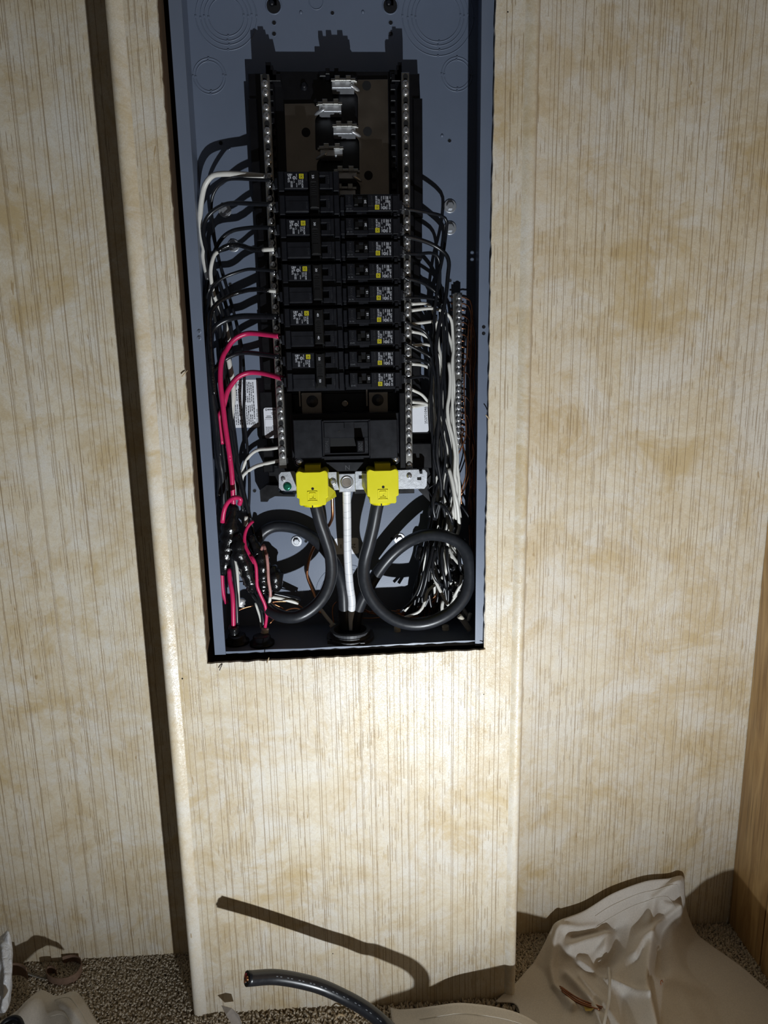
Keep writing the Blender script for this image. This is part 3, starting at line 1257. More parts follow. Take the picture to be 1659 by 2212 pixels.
def right_breaker_meshes():
    """meshes around a local origin at the top inner corner of the raised face (x to the terminal, z up)"""
    L = {}
    W = 1055 * S
    H = FH
    m_ = MB()
    m_.box(-.0055, W + .010, FY + .010, .072, -H - .0026, .0026, .0008)          # case
    m_.box(-.0060, -.0012, FY + .004, FY + .012, -H + .001, -.002, .0006)        # inner clip shoulder
    m_.box(W + .0006, W + .0075, FY + .003, FY + .012, -H + .0006, -.0006, .0006)
    m_.box(W + .0075, W + .0130, FY + .012, FY + .040, -H + .004, -.004, .0006)
    m_.box(W + .002, W + .006, FY + .006, FY + .012, -H - .0045, -H - .0005, .0004)
    L['case'] = (m_.mesh('case', MATS['black_plastic']), None)
    m_ = MB()
    # raised face built around the handle slot
    sx0, sx1 = 190 * S, 500 * S
    sz0, sz1 = -H + 95 * S, -72 * S
    m_.box(0, sx0, FY, FY + .012, -H, 0, .0008)
    m_.box(sx1, W, FY, FY + .012, -H, 0, .0008)
    m_.box(sx0 - .0004, sx1 + .0004, FY + .0006, FY + .012, -H, sz0, .0004)
    m_.box(sx0 - .0004, sx1 + .0004, FY + .0040, FY + .012, sz1, -.0012, .0002)
    m_.box(5 * S, 150 * S, FY - .0005, FY + .001, -245 * S, -8 * S, .0003)        # ON panel
    m_.box(510 * S, 640 * S, FY - .0005, FY + .001, -245 * S, -8 * S, .0003)      # OFF panel
    L['face'] = (m_.mesh('face', MATS['black_plastic']), None)
    m_ = MB()
    m_.box(sx0 + .001, sx1 - .0005, FY + .0050, FY + .012, sz0, sz1)
    m_.box(200 * S, 290 * S, FY - .0055, FY + .006, sz0 + .0006, sz1 - .001, .0008)
    for k in range(3):
        m_.box(215 * S + k * 28 * S, 225 * S + k * 28 * S, FY - .0062, FY - .004, sz0 + .0012, sz1 - .0016, .0002)
    m_.box(395 * S, 490 * S, FY + .0012, FY + .006, sz0 + .0002, sz1 + .0004, .0004)
    L['handle'] = (m_.mesh('handle', MATS['handle_plastic']), None)
    for i, (body, hh, x, z, ft) in enumerate((('I ON', 44, 110, -225, 170), ('O OFF', 40, 620, -232, 200))):
        m_ = MB()
        put_text(m_, body, hh * S, x * S, z * S, FY - .0007, 90, fit=ft * S, bold=-.02)
        L['moulded_lettering%d' % i] = (m_.mesh('moulded_lettering', MATS['conduit_grey']), None)
    # terminal: clamp and screw
    m_ = MB()
    m_.box(W + .0095, W + .0160, FY + .020, FY + .040, -H * .75, -H * .25, .0004)
    m_.lathe((W + .0128, FY + .020, -H * .5), (0, -1, 0), [(0, .0030), (.0012, .0028), (.0018, .0014)], 12)
    L['terminal'] = (m_.mesh('terminal', MATS['conduit_grey']), None)
    return L


RL = right_breaker_meshes()
lab_cache = {}


def label_meshes(kind, last, date):
    key = (kind, last, date)
    if key not in lab_cache:
        w_, y_ = MB(), MB()
        breaker_label_right(w_, y_, 670 * S, -(425 - 105) * S, last)
        d_ = MB()
        put_text(d_, date, 34 * S, 20 * S, -FH + 36 * S, FY - .0003, 0, fit=115 * S, bold=-.01)
        lab_cache[key] = (w_.mesh('label_print', MATS['print_white']), y_.mesh('label_mark', MATS['print_yellow']),
                          d_.mesh('date_stamp', MATS['cable_grey']))
    return lab_cache[key]


def obj(name, me, parent):
    o = bpy.data.objects.new(name, me)
    COL.objects.link(o)
    o.parent = parent
    return o


simple('cable_grey', (.16, .17, .19), .5, var=.02)
num_cache = {}


def number_mesh(txt, rot, hgt, fit):
    key = (txt, rot)
    if key not in num_cache:
        m_ = MB()
        put_text(m_, txt, hgt, 0, 0, 0, rot, 'c', .01, fit)
        num_cache[key] = m_.mesh('rating_number', MATS['print_white'])
    return num_cache[key]


ORD = ['topmost', 'second', 'third', 'fourth', 'fifth', 'sixth', 'seventh', 'eighth', 'lowest']
amps = ['20'] * 4 + ['15'] * 5
stamps = ['25 11'] * 3 + ['26 36'] * 3 + ['2545'] * 3
R_TERM = []                                          # where each right-hand breaker takes its wire
for k in range(9):
    loc = Vector((RT.x, 0, RT.z - k * PITCH))
    root = thing('single_pole_breaker', '%s black single-pole breaker in the right column, rated %s' % (ORD[k], amps[k]) if k in (0, 8) else
                 '%s black breaker down the right column, rated %s' % (ORD[k], amps[k]), 'breaker', loc, 'single-pole breakers in the right column')
    for nm, (me, _) in RL.items():
        obj(nm.rstrip('0123'), me, root)
    w_, y_, d_ = label_meshes('r', '0168939' if k < 3 else 'DP-4075', stamps[k])
    lb = obj('label_print', w_, root)
    obj('label_mark', y_, lb)
    obj('date_stamp', d_, root)
    nm_ = obj('rating_number', number_mesh(amps[k], 90, 44 * S, 76 * S), root)
    nm_.location = (450 * S, FY + .0010, -FH * .43)
    R_TERM.append(loc + Vector((1055 * S + .0135, FY + .030, -FH * .62)))


# double-pole breakers, mirrored: terminal to the left, inner clip to the right
LX = P(613, 371, FY).x
LXR = P(718, 371, FY).x
LW = LXR - LX
LZ = P(660, 370.5, FY).z


def left_breaker_meshes(second_number):
    L = {}
    H = FH
    m_ = MB()
    m_.box(-.009, LW + .0075, FY + .010, .072, -PITCH - H - .0026, .0026, .0008)
    for p in (0, 1):
        z = -p * PITCH
        m_.box(-.0070, -.0006, FY + .003, FY + .012, z - H - .002, z + .001, .0006)
        m_.box(LW + .0006, LW + .0068, FY + .003, FY + .012, z - H - .002, z + .001, .0006)
        m_.box(-.0125, -.0088, FY + .012, FY + .036, z - H + .003, z - .004, .0006)
    L['case'] = m_.mesh('case', MATS['black_plastic'])
    m_ = MB()
    tx0, tx1 = (770 - 240) * S, (1020 - 240) * S
    for p in (0, 1):
        z = -p * PITCH
        m_.box(0, tx0, FY, FY + .012, z - H, z, .0008)
        m_.box(LW - .0042, LW, FY, FY + .012, z - H, z, .0006)
        m_.box(tx1, LW - .004, FY + .0001, FY + .012, z - H, z - H + .0060, .0006)
        m_.box(tx1, LW - .004, FY + .0001, FY + .012, z - .0052, z, .0006)
        m_.box(tx1 + .0068, LW - .004, FY + .0002, FY + .012, z - H, z, .0003)
        if p:
            m_.box(.001, tx0 - .001, FY - .0004, FY + .001, z - H + .001, z - .0062, .0003)
    L['face'] = m_.mesh('face', MATS['black_plastic'])
    m_ = MB()
    hz0, hz1 = -PITCH - H + .0025, -.0012
    m_.box(tx0, tx1 + .007, FY + .008, FY + .012, -PITCH - H + .001, -.001)
    m_.box(tx0 + .0015, tx1 - .0008, FY - .0085, FY + .010, hz0, hz1, .0009)
    m_.box(tx0 + .0032, tx1 - .0036, FY - .0092, FY - .007, hz1 - .0125, hz1 - .0012, .0003)
    m_.box(tx0 + .0032, tx1 - .0036, FY - .0092, FY - .007, hz0 + .0012, hz0 + .0125, .0003)
    rr = random.Random(2)
    for k in range(7):
        z = hz1 - .0148 - k * .0021
        m_.box(tx0 + .003 + rr.uniform(0, .002), tx1 - .0034 - rr.uniform(0, .002), FY - .0089, FY - .0078, z - .0005, z + .0005, .0001)
    L['tie_handle'] = m_.mesh('tie_handle', MATS['handle_plastic'])
    for i, (body, x, z, Y, ft) in enumerate((('O OFF', tx0 - .0036, -.0022, FY - .0003, 150), ('I ON', LW - .0060, -.0062, FY - .0003, 130),
                                             ('O OFF', tx0 - .0036, -PITCH - .0072, FY - .0006, 150), ('I ON', LW - .0060, -PITCH - .0072, FY - .0003, 130))):
        m_ = MB()
        put_text(m_, body, 38 * S, x, z, Y, -90, fit=ft * S, bold=-.02)
        L['moulded_lettering%d' % i] = m_.mesh('moulded_lettering', MATS['conduit_grey'])
    m_ = MB()
    for p in (0, 1):
        z = -p * PITCH
        m_.box(-.0165, -.0095, FY + .022, FY + .042, z - H * .72, z - H * .22, .0004)
        m_.lathe((-.0132, FY + .022, z - H * .48), (0, -1, 0), [(0, .0034), (.0012, .003), (.0018, .0014)], 12)
    L['terminal'] = m_.mesh('terminal', MATS['conduit_grey'])
    return L


LL = left_breaker_meshes(False)


def left_label(wide):
    w_, y_ = MB(), MB()
    Y = FY - .0003
    g = lambda cx: (cx - 240) * S
    h = lambda cy: -(cy - 105) * S
    sq(y_, g(622), h(203), 50 * S, Y)
    put_text(w_, 'TYPE', 38 * S, g(620), h(265), Y, -90, fit=70 * S)
    put_text(w_, 'HOM', 42 * S, g(618), h(345), Y, -90, fit=92 * S)
    put_text(w_, '10 kA', 28 * S, g(582), h(268), Y, -90, fit=105 * S)
    put_text(w_, '120/240', 20 * S, g(552), h(268), Y, -90, fit=115 * S)
    put_text(w_, 'LISTED', 20 * S, g(505), h(340), Y, -90, fit=90 * S)
    put_text(w_, 'ISSUE', 20 * S, g(505), h(150), Y, -90, fit=120 * S)
    flat_ring(w_, g(462), h(235), Y, 24 * S, 34 * S)
    put_text(w_, 'UL', 26 * S, g(450), h(216), Y, -90, fit=38 * S)
    put_text(w_, 'CTL', 24 * S, g(445), h(285), Y, -90, fit=60 * S)
    for (cx, a, b) in ((415, 305, 430), (390, 300, 430), (390, 150, 255), (372, 150, 250), (415, 150, 185)):
        rect(w_, g(cx) - 5 * S, g(cx) + 4 * S, h(a + (b - a) * .45), h(a), Y)
        rect(w_, g(cx) - 5 * S, g(cx) + 4 * S, h(b), h(a + (b - a) * .52), Y)
    put_text(w_, 'DP-4075', 44 * S, g(318), h(148), Y, -90, fit=178 * S)
    return w_.mesh('label_print', MATS['print_white']), y_.mesh('label_mark', MATS['print_yellow'])


LWP, LYM = left_label(False)
L_TERM = []
names = {0: ('25', 'topmost black double-pole breaker on the left, rated 25, handle tie slid down'),
         1: ('30', 'upper of the two black double-pole breakers rated 30, left column'),
         2: ('30', 'lower of the two black double-pole breakers rated 30, left column'),
         3: ('40', 'black double-pole breaker rated 40 with a red wire on its lower pole'),
         4: ('50', 'lowest black double-pole breaker on the left, rated 50')}
for k in range(5):
    loc = Vector((LX, 0, LZ - 2 * k * PITCH))
    root = thing('double_pole_breaker', names[k][1], 'breaker', loc, 'double-pole breakers in the left column')
    for nm, me in LL.items():
        obj(nm.rstrip('0123'), me, root)
    lb = obj('label_print', LWP, root)
    obj('label_mark', LYM, lb)
    cx = ((770 + 1020) / 2 - 240) * S - .0004
    n1 = obj('rating_number', number_mesh(names[k][0], -90, 44 * S, 76 * S), root)
    n1.location = (cx, FY - .0095, -.0080)
    if k >= 3:
        n2 = obj('rating_number', number_mesh(names[k][0], -90, 44 * S, 76 * S), root)
        n2.location = (cx, FY - .0095, -PITCH - FH + .0100)
    for p in (0, 1):
        L_TERM.append(loc + Vector((-.012, FY + .034, -p * PITCH - FH * .55)))

# ------------------------------------------------------------------ main breaker
MYF = .016
c0 = P(746, 990, MYF)
main = thing('main_breaker', 'large black main breaker with a sideways handle at the foot of the panel', 'breaker', (c0.x, .09, c0.z))
mb = MB()
px_box(mb, 629, 893, 862, 993, MYF + .014, .085, .001)
part(mb, 'case', 'black_plastic', main)
mb = MB()
px_box(mb, 634, 906, 696, 990, MYF, MYF + .016, .001)
px_box(mb, 798, 906, 859, 990, MYF, MYF + .016, .001)
px_box(mb, 694, 906, 800, 911, MYF, MYF + .016, .001)
px_box(mb, 694, 984, 800, 990, MYF, MYF + .016, .001)
part(mb, 'front_cover', 'black_plastic', main)
mb = MB()
# bezel around the slot
px_box(mb, 699, 911, 797, 946, MYF + .003, MYF + .018, .001)
px_box(mb, 699, 977, 797, 984, MYF + .003, MYF + .018, .001)
px_box(mb, 699, 944, 713, 979, MYF + .003, MYF + .018, .0004)
px_box(mb, 787, 944, 797, 979, MYF + .003, MYF + .018, .0004)
px_box(mb, 696, 909, 700, 985, MYF - .001, MYF + .012, .0006)
px_box(mb, 796, 909, 800, 985, MYF - .001, MYF + .012, .0006)
px_box(mb, 743, 911, 765, 925, MYF + .0015, MYF + .010, .0006)
bz = part(mb, 'bezel', 'black_plastic', main)
q = MB()
c = P(733, 932, MYF + .003)
disc(q, c.x, c.z, MYF + .0027, .0017, 12)
q.build('pin_hole', MATS['black_gap']).parent = bz
for (x, body, hh) in ((706, 'I/ON', .0035), (792, 'O/OFF', .0030)):
    q = MB()
    c = P(x, 962, MYF + .003)
    put_text(q, body, hh, c.x, c.z, MYF + .0026, 90, 'c', -.01)
    q.build('moulded_lettering', MATS['conduit_grey']).parent = bz
mb = MB()
px_box(mb, 711, 945, 790, 979, MYF + .012, MYF + .018)
part(mb, 'slot_floor', 'handle_plastic', main)
mb = MB()
px_box(mb, 771, 951, 786, 976, MYF - .014, MYF + .014, .0012)
hd = part(mb, 'handle', 'black_plastic', main)
q = MB()
c = P(779, 964, MYF - .014)
put_text(q, '200', .0046, c.x, c.z, MYF - .0143, -90, 'c', -.01)
q.build('rating_number', MATS['conduit_grey']).parent = hd
for (x, y) in ((646, 998), (854, 992)):
    c = P(x, y, .026)
    mb = MB().lathe((c.x, .030, c.z), (0, -1, 0), [(0, .0062), (.004, .0062), (.0055, .005)], 18)
    o = part(mb, 'mounting_ear', 'black_plastic', main)
    q = MB().lathe((c.x, .0248, c.z), (0, -1, 0), [(0, .0040), (.001, .0036), (.0022, .0015)], 16)
    q.build('screw', MATS['screw_steel']).parent = o


# ------------------------------------------------------------------ yellow lug covers
def lug_cover(x0, y0, x1, y1, label, side):
    Y = .010
    c = P((x0 + x1) / 2, y1, Y)
    root = thing('lug_cover', label, 'lug cover', (c.x, .05, c.z), 'yellow covers over the main lugs')
    a, b = P(x0, y0, Y), P(x1, y1, Y)
    X0, X1, Z1, Z0 = a.x, b.x, a.z, b.z
    w, h = X1 - X0, Z1 - Z0
    r = .0045
    pts = []
    # rounded shoulders at the top with two little bumps, step-in near the bottom
    pts += [(X0 + .0045, Z0), (X1 - .0045, Z0), (X1 - .003, Z0 + .0022), (X1 - .003, Z0 + h * .2), (X1, Z0 + h * .24)]
    for k in range(6):
        an = math.radians(k * 18)
        pts.append((X1 - r + r * math.cos(an), Z1 - r + r * math.sin(an)))
    pts += [(X1 - .0095, Z1 - .0016), (X0 + .0095, Z1 - .0016)]
    for k in range(6):
        an = math.radians(90 + k * 18)
        pts.append((X0 + r + r * math.cos(an), Z1 - r + r * math.sin(an)))
    pts += [(X0, Z0 + h * .24), (X0 + .003, Z0 + h * .2), (X0 + .003, Z0 + .0022)]
    o = part(MB().prism(pts, Y, Y + .038, .0007), 'shell', 'yellow_plastic', root)
    # top tab, set back
    part(MB().box(X0 + w * .27, X1 - w * .24, Y + .010, Y + .034, Z1 - .004, Z1 + .0062, .0006), 'top_tab', 'yellow_plastic', root)
    # collar round the cable: half ring slit in front
    cx, cy = (X0 + X1) / 2 + (-.001 if side < 0 else -.002), Y + .019
    m_ = MB()
    n = 22
    vs = []
    for i in range(n + 1):
        an = math.radians(-90 + 4 + (352) * i / n)
        for (rr, z) in ((.0128, Z0 + .001), (.0128, Z0 - .0038), (.0112, Z0 - .0038), (.0112, Z0 + .001)):
            vs.append((cx + rr * math.cos(an), cy + rr * math.sin(an) * 1.05, z))
    fs = []
    for i in range(n):
        for k in range(3):
            fs.append((i * 4 + k, i * 4 + k + 1, (i + 1) * 4 + k + 1, (i + 1) * 4 + k))
    m_.add(vs, fs)
    part(m_, 'cable_collar', 'yellow_plastic', root)
    # side flap flaring backwards
    m_ = MB()
    if side < 0:
        m_.add([(X1 - .0005, Y + .006, Z0 + h * .55), (X1 + .008, Y + .036, Z0 + h * .26), (X1 + .0095, Y + .036, Z0 + h * .10), (X1 + .002, Y + .030, Z0 + h * .10), (X1 - .003, Y + .008, Z0 + .002),
                (X1 - .0045, Y + .012, Z0 + h * .55), (X1 + .006, Y + .040, Z0 + h * .26), (X1 + .0075, Y + .040, Z0 + h * .10), (X1 + .000, Y + .034, Z0 + h * .10), (X1 - .006, Y + .012, Z0 + .002)],
               [(0, 4, 3, 2, 1), (5, 6, 7, 8, 9), (0, 1, 6, 5), (1, 2, 7, 6), (2, 3, 8, 7), (3, 4, 9, 8), (4, 0, 5, 9)])
    else:
        m_.add([(X0 + .0005, Y + .004, Z1 - .006), (X0 - .006, Y + .036, Z1 - .010), (X0 - .006, Y + .036, Z0 + h * .40), (X0 + .004, Y + .010, Z0 + .001),
                (X0 + .003, Y + .010, Z1 - .006), (X0 - .003, Y + .038, Z1 - .010), (X0 - .003, Y + .038, Z0 + h * .40), (X0 + .006, Y + .014, Z0 + .001)],
               [(0, 1, 2, 3), (7, 6, 5, 4), (1, 0, 4, 5), (2, 1, 5, 6), (3, 2, 6, 7), (0, 3, 7, 4)])
    part(m_, 'side_flap', 'yellow_plastic', root)
    m_ = MB()
    disc(m_, (X0 + X1) / 2 + .0005, Z0 + h * .485, Y - .0002, .0018, 16)
    part(m_, 'test_hole', 'black_gap', root)
    # moulded square emblem
    m_ = MB()
    ex, ez = (X0 + X1) / 2, Z0 + h * .27
    for (rr, tt) in ((.0064, .0005), (.0042, .0004)):
        m_.box(ex - rr, ex + rr, Y - .0009, Y + .0002, ez + rr - tt, ez + rr)
        m_.box(ex - rr, ex + rr, Y - .0009, Y + .0002, ez - rr, ez - rr + tt)
        m_.box(ex - rr, ex - rr + tt, Y - .0009, Y + .0002, ez - rr, ez + rr)
        m_.box(ex + rr - tt, ex + rr, Y - .0009, Y + .0002, ez - rr, ez + rr)
    m_.box(ex - .0004, ex + .0018, Y - .0009, Y + .0002, ez - .0022, ez - .0017)
    m_.box(ex + .0016, ex + .0020, Y - .0009, Y + .0002, ez - .0022, ez + .0014)
    part(m_, 'emblem', 'yellow_plastic', root)
    return root, cx, cy, Z0


COV_L = lug_cover(638.5, 1018, 710, 1091, 'bright yellow lug cover over the left main cable, below the main breaker', -1)
COV_R = lug_cover(792, 1014.5, 861.5, 1087, 'bright yellow lug cover over the right main cable, below the main breaker', 1)

# ------------------------------------------------------------------ ground bar on the right
GY = .092
a, b = P(993, 632, GY), P(987, 969, GY)
GX = (a.x + b.x) / 2
gb = thing('ground_bar', 'slim silver ground bar packed with screws on the right of the enclosure', 'ground bar', (GX, BB, b.z))
part(MB().box(GX - .0048, GX + .0048, GY, GY + .009, b.z, a.z, .0005), 'bar', 'aluminium', gb)
part(MB().box(GX - .0075, GX - .0048, GY + .002, GY + .009, P(988, 960, GY).z, a.z - .001, .0004), 'bar_edge', 'aluminium', gb)
part(MB().box(GX - .003, GX + .003, GY + .009, BB, a.z - .03, a.z - .01), 'standoff', 'aluminium', gb)
G_SCR = []
z = a.z - .0055
k = 0
while z > b.z + .003:
    if k != 13:
        G_SCR.append(z)
        m_ = MB().lathe((GX + .0006, GY + .001, z), (0, -1, 0), [(0, .0041), (.0030, .0041), (.0042, .0034), (.0046, .0018)], 14)
        an = random.uniform(0, 1.5)
        for q in (0, math.pi / 2):
            dx, dz = math.cos(an + q) * .0026, math.sin(an + q) * .0026
            ex, ez = -math.sin(an + q) * .0005, math.cos(an + q) * .0005
            X = GX + .0006
            m_.add([(X - dx - ex, GY - .0040, z - dz - ez), (X + dx - ex, GY - .0040, z + dz - ez), (X + dx + ex, GY - .0040, z + dz + ez), (X - dx + ex, GY - .0040, z - dz + ez)], [(0, 1, 2, 3)])
        part(m_, 'screw', 'screw_steel', gb)
    z -= .00815
    k += 1

# ------------------------------------------------------------------ wires
def crop_fn(ox, oy, sc):
    return lambda *pts: [(ox + x / sc, oy + y / sc) for x, y in pts]


cA, cB, cC, cD, cE = (crop_fn(410, 320, 7.54), crop_fn(410, 540, 7.54), crop_fn(430, 760, 7.54), crop_fn(440, 980, 7.54), crop_fn(460, 1180, 7.54))
cF, cG, cH, cI = (crop_fn(850, 560, 7.54), crop_fn(850, 780, 7.54), crop_fn(850, 1000, 7.54), crop_fn(850, 1180, 7.54))
c4, c6 = crop_fn(720, 380, 4.608), crop_fn(720, 700, 4.608)


def depth_path(pts, Ys):
    """photo points + a few depths spread evenly along them -> world points"""
    n = len(pts)
    out = []
    for i, (x, y) in enumerate(pts):
        t = i / (n - 1) * (len(Ys) - 1)
        k = min(int(t), len(Ys) - 2)
        Y = Ys[k] + (Ys[k + 1] - Ys[k]) * (t - k)
        out.append(P(x, y, Y))
    return out


def wire(pts, Ys, dia, mat, label, name='wire', cat='wire', group=None, step=.004, n=8, wob=0.0, head=None):
    w = depth_path(pts, Ys) if not isinstance(pts[0], Vector) else pts
    if head:
        w = head + w
    o = MB().tube(spline(w, step), dia / 2, n, wob).build(name, MATS[mat])
    return tag(o, label, cat, group)


def piece(parent, pts, Ys, dia, mat, name, n=8, step=.004):
    q = MB().tube(spline(depth_path(pts, Ys), step), dia / 2, n).build(name, MATS[mat])
    q.parent = parent
    return q


GL = 'circuit wires on the left side of the panel'
GR = 'circuit wires on the right side of the panel'
# ---- left side, top to bottom
wire(cA((1215, 460), (1000, 440), (750, 420), (520, 420), (380, 445), (290, 530), (230, 650), (190, 850), (170, 1050), (160, 1250), (190, 1450), (230, 1650)) +
     cB((220, 100), (270, 350), (330, 600), (370, 850), (410, 1050), (470, 1250), (510, 1400), (560, 1600), (630, 1780)) +
     cC((500, 220), (545, 450), (560, 700), (530, 1000), (510, 1250), (540, 1600)) + cD((480, 100), (500, 500), (480, 900)),
     (.061, .078, .090, .092, .088, .085, .090, .092), .0070, 'wire_white',
     'thick white wire arching from the left neutral bar, highest on the left', group=GL)
wire(cA((1340, 525), (1000, 510), (750, 500), (600, 520), (480, 600), (400, 710), (360, 830), (350, 1000), (370, 1200), (395, 1400), (425, 1600)) +
     cB((455, 60), (520, 350), (600, 600), (680, 900), (740, 1100), (800, 1350), (850, 1600)) +
     cC((715, 80), (735, 400), (735, 700), (730, 1000), (760, 1300), (790, 1600)) +
     cD((715, 70), (735, 250), (745, 500), (740, 750), (735, 900), (770, 1080), (830, 1350), (870, 1460)),
     (.048, .080, .093, .094, .092, .090, .085, .085, .080, .085), .0040, 'wire_black',
     'thin black wire from the upper pole of breaker 25, longest strand down the left', group=GL)
o = wire(cA((1330, 915), (1000, 905), (800, 895), (620, 905), (480, 960), (350, 1050), (260, 1170), (222, 1300), (230, 1450), (270, 1650)) +
         cB((300, 100), (360, 500), (420, 900), (480, 1200), (500, 1500)) + cC((420, 300), (480, 700), (500, 1100), (560, 1700)) + cD((560, 500), (640, 900)),
         (.050, .078, .086, .084, .080, .082, .085, .085), .0056, 'wire_black',
         'thick black taped wire with a white tip to the lower pole of breaker 25', group=GL)
piece(o, cA((1315, 915), (1400, 912), (1480, 905)), (.050, .046, .046), .0047, 'wire_white', 'bare_white_end')
wire(cA((1470, 1305), (1300, 1297), (1050, 1292), (850, 1312), (700, 1345), (580, 1415), (490, 1515), (430, 1625)) +
     cB((390, 120), (410, 400), (450, 700), (510, 950), (570, 1200), (560, 1500)) + cC((400, 300), (440, 700), (470, 1100), (540, 1700)),
     (.047, .074, .084, .080, .076, .080, .082), .0052, 'wire_black', 'black wire to the upper pole of the upper breaker 30', group=GL)
o = wire(cA((1200, 1655), (1000, 1640), (850, 1590), (700, 1570), (560, 1610), (450, 1690)), (.052, .070, .074, .072), .0060, 'tape_black',
         'black-taped white wire to the lower pole of the upper breaker 30', group=GL, wob=.06)
piece(o, cA((1190, 1655), (1280, 1650), (1390, 1645)), (.052, .048, .046), .0056, 'wire_white', 'white_end')
piece(o, cA((465, 1680), (400, 1740)) + cB((360, 200), (340, 330), (345, 450), (370, 620), (410, 780), (460, 880), (540, 1060), (610, 1300), (650, 1500)),
      (.072, .068, .070, .076, .080, .082), .0050, 'wire_white', 'white_run')
wire(cB((1400, 345), (1150, 320), (950, 315), (750, 370), (570, 440), (420, 550), (340, 680), (315, 850), (315, 1000), (320, 1200), (330, 1500)) +
     cC((200, 300), (230, 700), (290, 1100), (350, 1700)),
     (.048, .074, .072, .062, .060, .060, .062), .0042, 'wire_black', 'black wire with a bright highlight to the upper pole of the lower breaker 30', group=GL)
o = wire(cB((1300, 662), (1050, 642), (800, 690), (600, 770), (450, 870), (360, 985), (332, 1100), (325, 1250), (330, 1450)) + cC((210, 300), (250, 700)),
         (.050, .068, .060, .054, .054, .058), .0058, 'tape_black', 'shiny taped wire with a white tip to the lower pole of the lower breaker 30', group=GL, wob=.05)
piece(o, cB((1290, 662), (1370, 668), (1450, 675)), (.050, .047, .046), .0050, 'wire_white', 'white_end')
wire(cB((1420, 1090), (1150, 1080), (850, 1080), (650, 1120), (500, 1185), (400, 1270), (335, 1400), (310, 1550), (312, 1750)) +
     cC((160, 150), (180, 350), (205, 600), (230, 850), (265, 1100), (300, 1400), (345, 1800)) + cD((300, 300), (320, 600), (330, 900)),
     (.048, .074, .074, .064, .060, .062, .066, .072), .0076, 'wire_black', 'thick black wire to the upper pole of breaker 40', group=GL)
wire(cB((1465, 1405), (1300, 1385), (1100, 1362), (950, 1358), (800, 1405), (680, 1500), (595, 1630)) +
     cC((400, 40), (357, 200), (347, 450), (365, 680), (392, 900), (420, 1150), (455, 1400), (500, 1700)) + cD((425, 60), (455, 300), (472, 550), (480, 700), (485, 860)),
     (.047, .070, .068, .060, .056, .054, .056, .062), .0068, 'wire_red', 'hot-pink red wire from the lower pole of breaker 40 down the left', group=GL, n=12)
wire(cB((1430, 1740), (1200, 1702), (950, 1672), (800, 1682), (680, 1722), (590, 1772)) + cC((380, 170), (290, 240), (220, 320), (200, 420), (220, 620), (262, 850), (312, 1050), (355, 1300), (385, 1600)) + cD((340, 200), (360, 600)),
     (.048, .080, .082, .076, .072, .074, .078), .0062, 'wire_black', 'black wire to the upper pole of breaker 50', group=GL)
wire(cC((1385, 440), (1250, 402), (1050, 352), (850, 336), (700, 372), (600, 442), (520, 545), (460, 650), (430, 760), (400, 880), (355, 990), (335, 1070), (350, 1250), (380, 1500)),
     (.047, .072, .070, .066, .068, .072), .0068, 'wire_red', 'hot-pink red wire from the lower pole of breaker 50, tucked behind the other', group=GL, n=12)
wire(cC((1320, 1555), (1150, 1580), (980, 1592), (880, 1640), (800, 1720), (750, 1800)) + cD((650, 220), (600, 400)), (.061, .076, .086, .092), .0046, 'wire_white',
     'upper short white wire at the foot of the left neutral bar', group=GL)
wire(cC((1320, 1775),) + cD((1240, 112), (1050, 152), (860, 202), (740, 270), (650, 345), (620, 420), (600, 560)), (.061, .074, .086, .092), .0050, 'wire_white',
     'lower short white wire at the foot of the left neutral bar', group=GL)
# plain black strands filling the left bundle
left_fill = [
    (cB((300, 900), (260, 1200), (240, 1500)) + cC((160, 200), (190, 700), (260, 1300), (290, 1800)) + cD((260, 300), (250, 700)), (.080, .075, .070, .070), .0060),
    (cB((300, 500), (250, 800), (240, 1100), (270, 1500)) + cC((180, 500), (230, 1100), (320, 1750)) + cD((290, 500), (300, 900)), (.090, .085, .080, .080), .0070),
    (cC((230, 900), (300, 1250), (370, 1800)) + cD((350, 300), (380, 800)), (.090, .088, .084), .0066),
    (cB((470, 500), (560, 800), (640, 1100), (680, 1400)) + cC((500, 150), (530, 600), (540, 1000), (600, 1500)) + cD((560, 200), (620, 600), (690, 950)), (.096, .096, .094, .090, .086), .0050),
    (cC((490, 700), (510, 1000), (560, 1350), (610, 1700)) + cD((540, 150), (620, 500), (690, 800), (750, 1050)), (.080, .078, .074, .070), .0060),
    (cC((480, 900), (500, 1200), (560, 1650)) + cD((480, 200), (540, 420), (610, 700), (640, 950)), (.072, .068, .064, .064), .0046),
    (cD((380, 100), (400, 400), (420, 800), (430, 1000)), (.090, .088, .084), .0060),
]
for pts, Ys, d in left_fill:
    wire(pts, Ys, d, 'wire_black', 'plain black wire running down in the crowded left bundle', group='plain black wires of the left bundle')

# ---- lower left: splices and loose ends
GT = 'tape-wrapped splices at the lower left'


def splice(pts, Ys, dias, label):
    w = spline(depth_path(pts, Ys), .0035)
    m = len(w)
    rr = random.Random(len(label))
    rads = []
    for i in range(m):
        t = i / (m - 1) * (len(dias) - 1)
        k = min(int(t), len(dias) - 2)
        d = dias[k] + (dias[k + 1] - dias[k]) * (t - k)
        rads.append(d / 2 * (1 + .10 * math.sin(i * 1.9) + rr.uniform(-.07, .07)))
    o = MB().tube(w, rads, 14, .05).build('taped_splice', MATS['tape_black'])
    return tag(o, label, 'taped splice', GT)


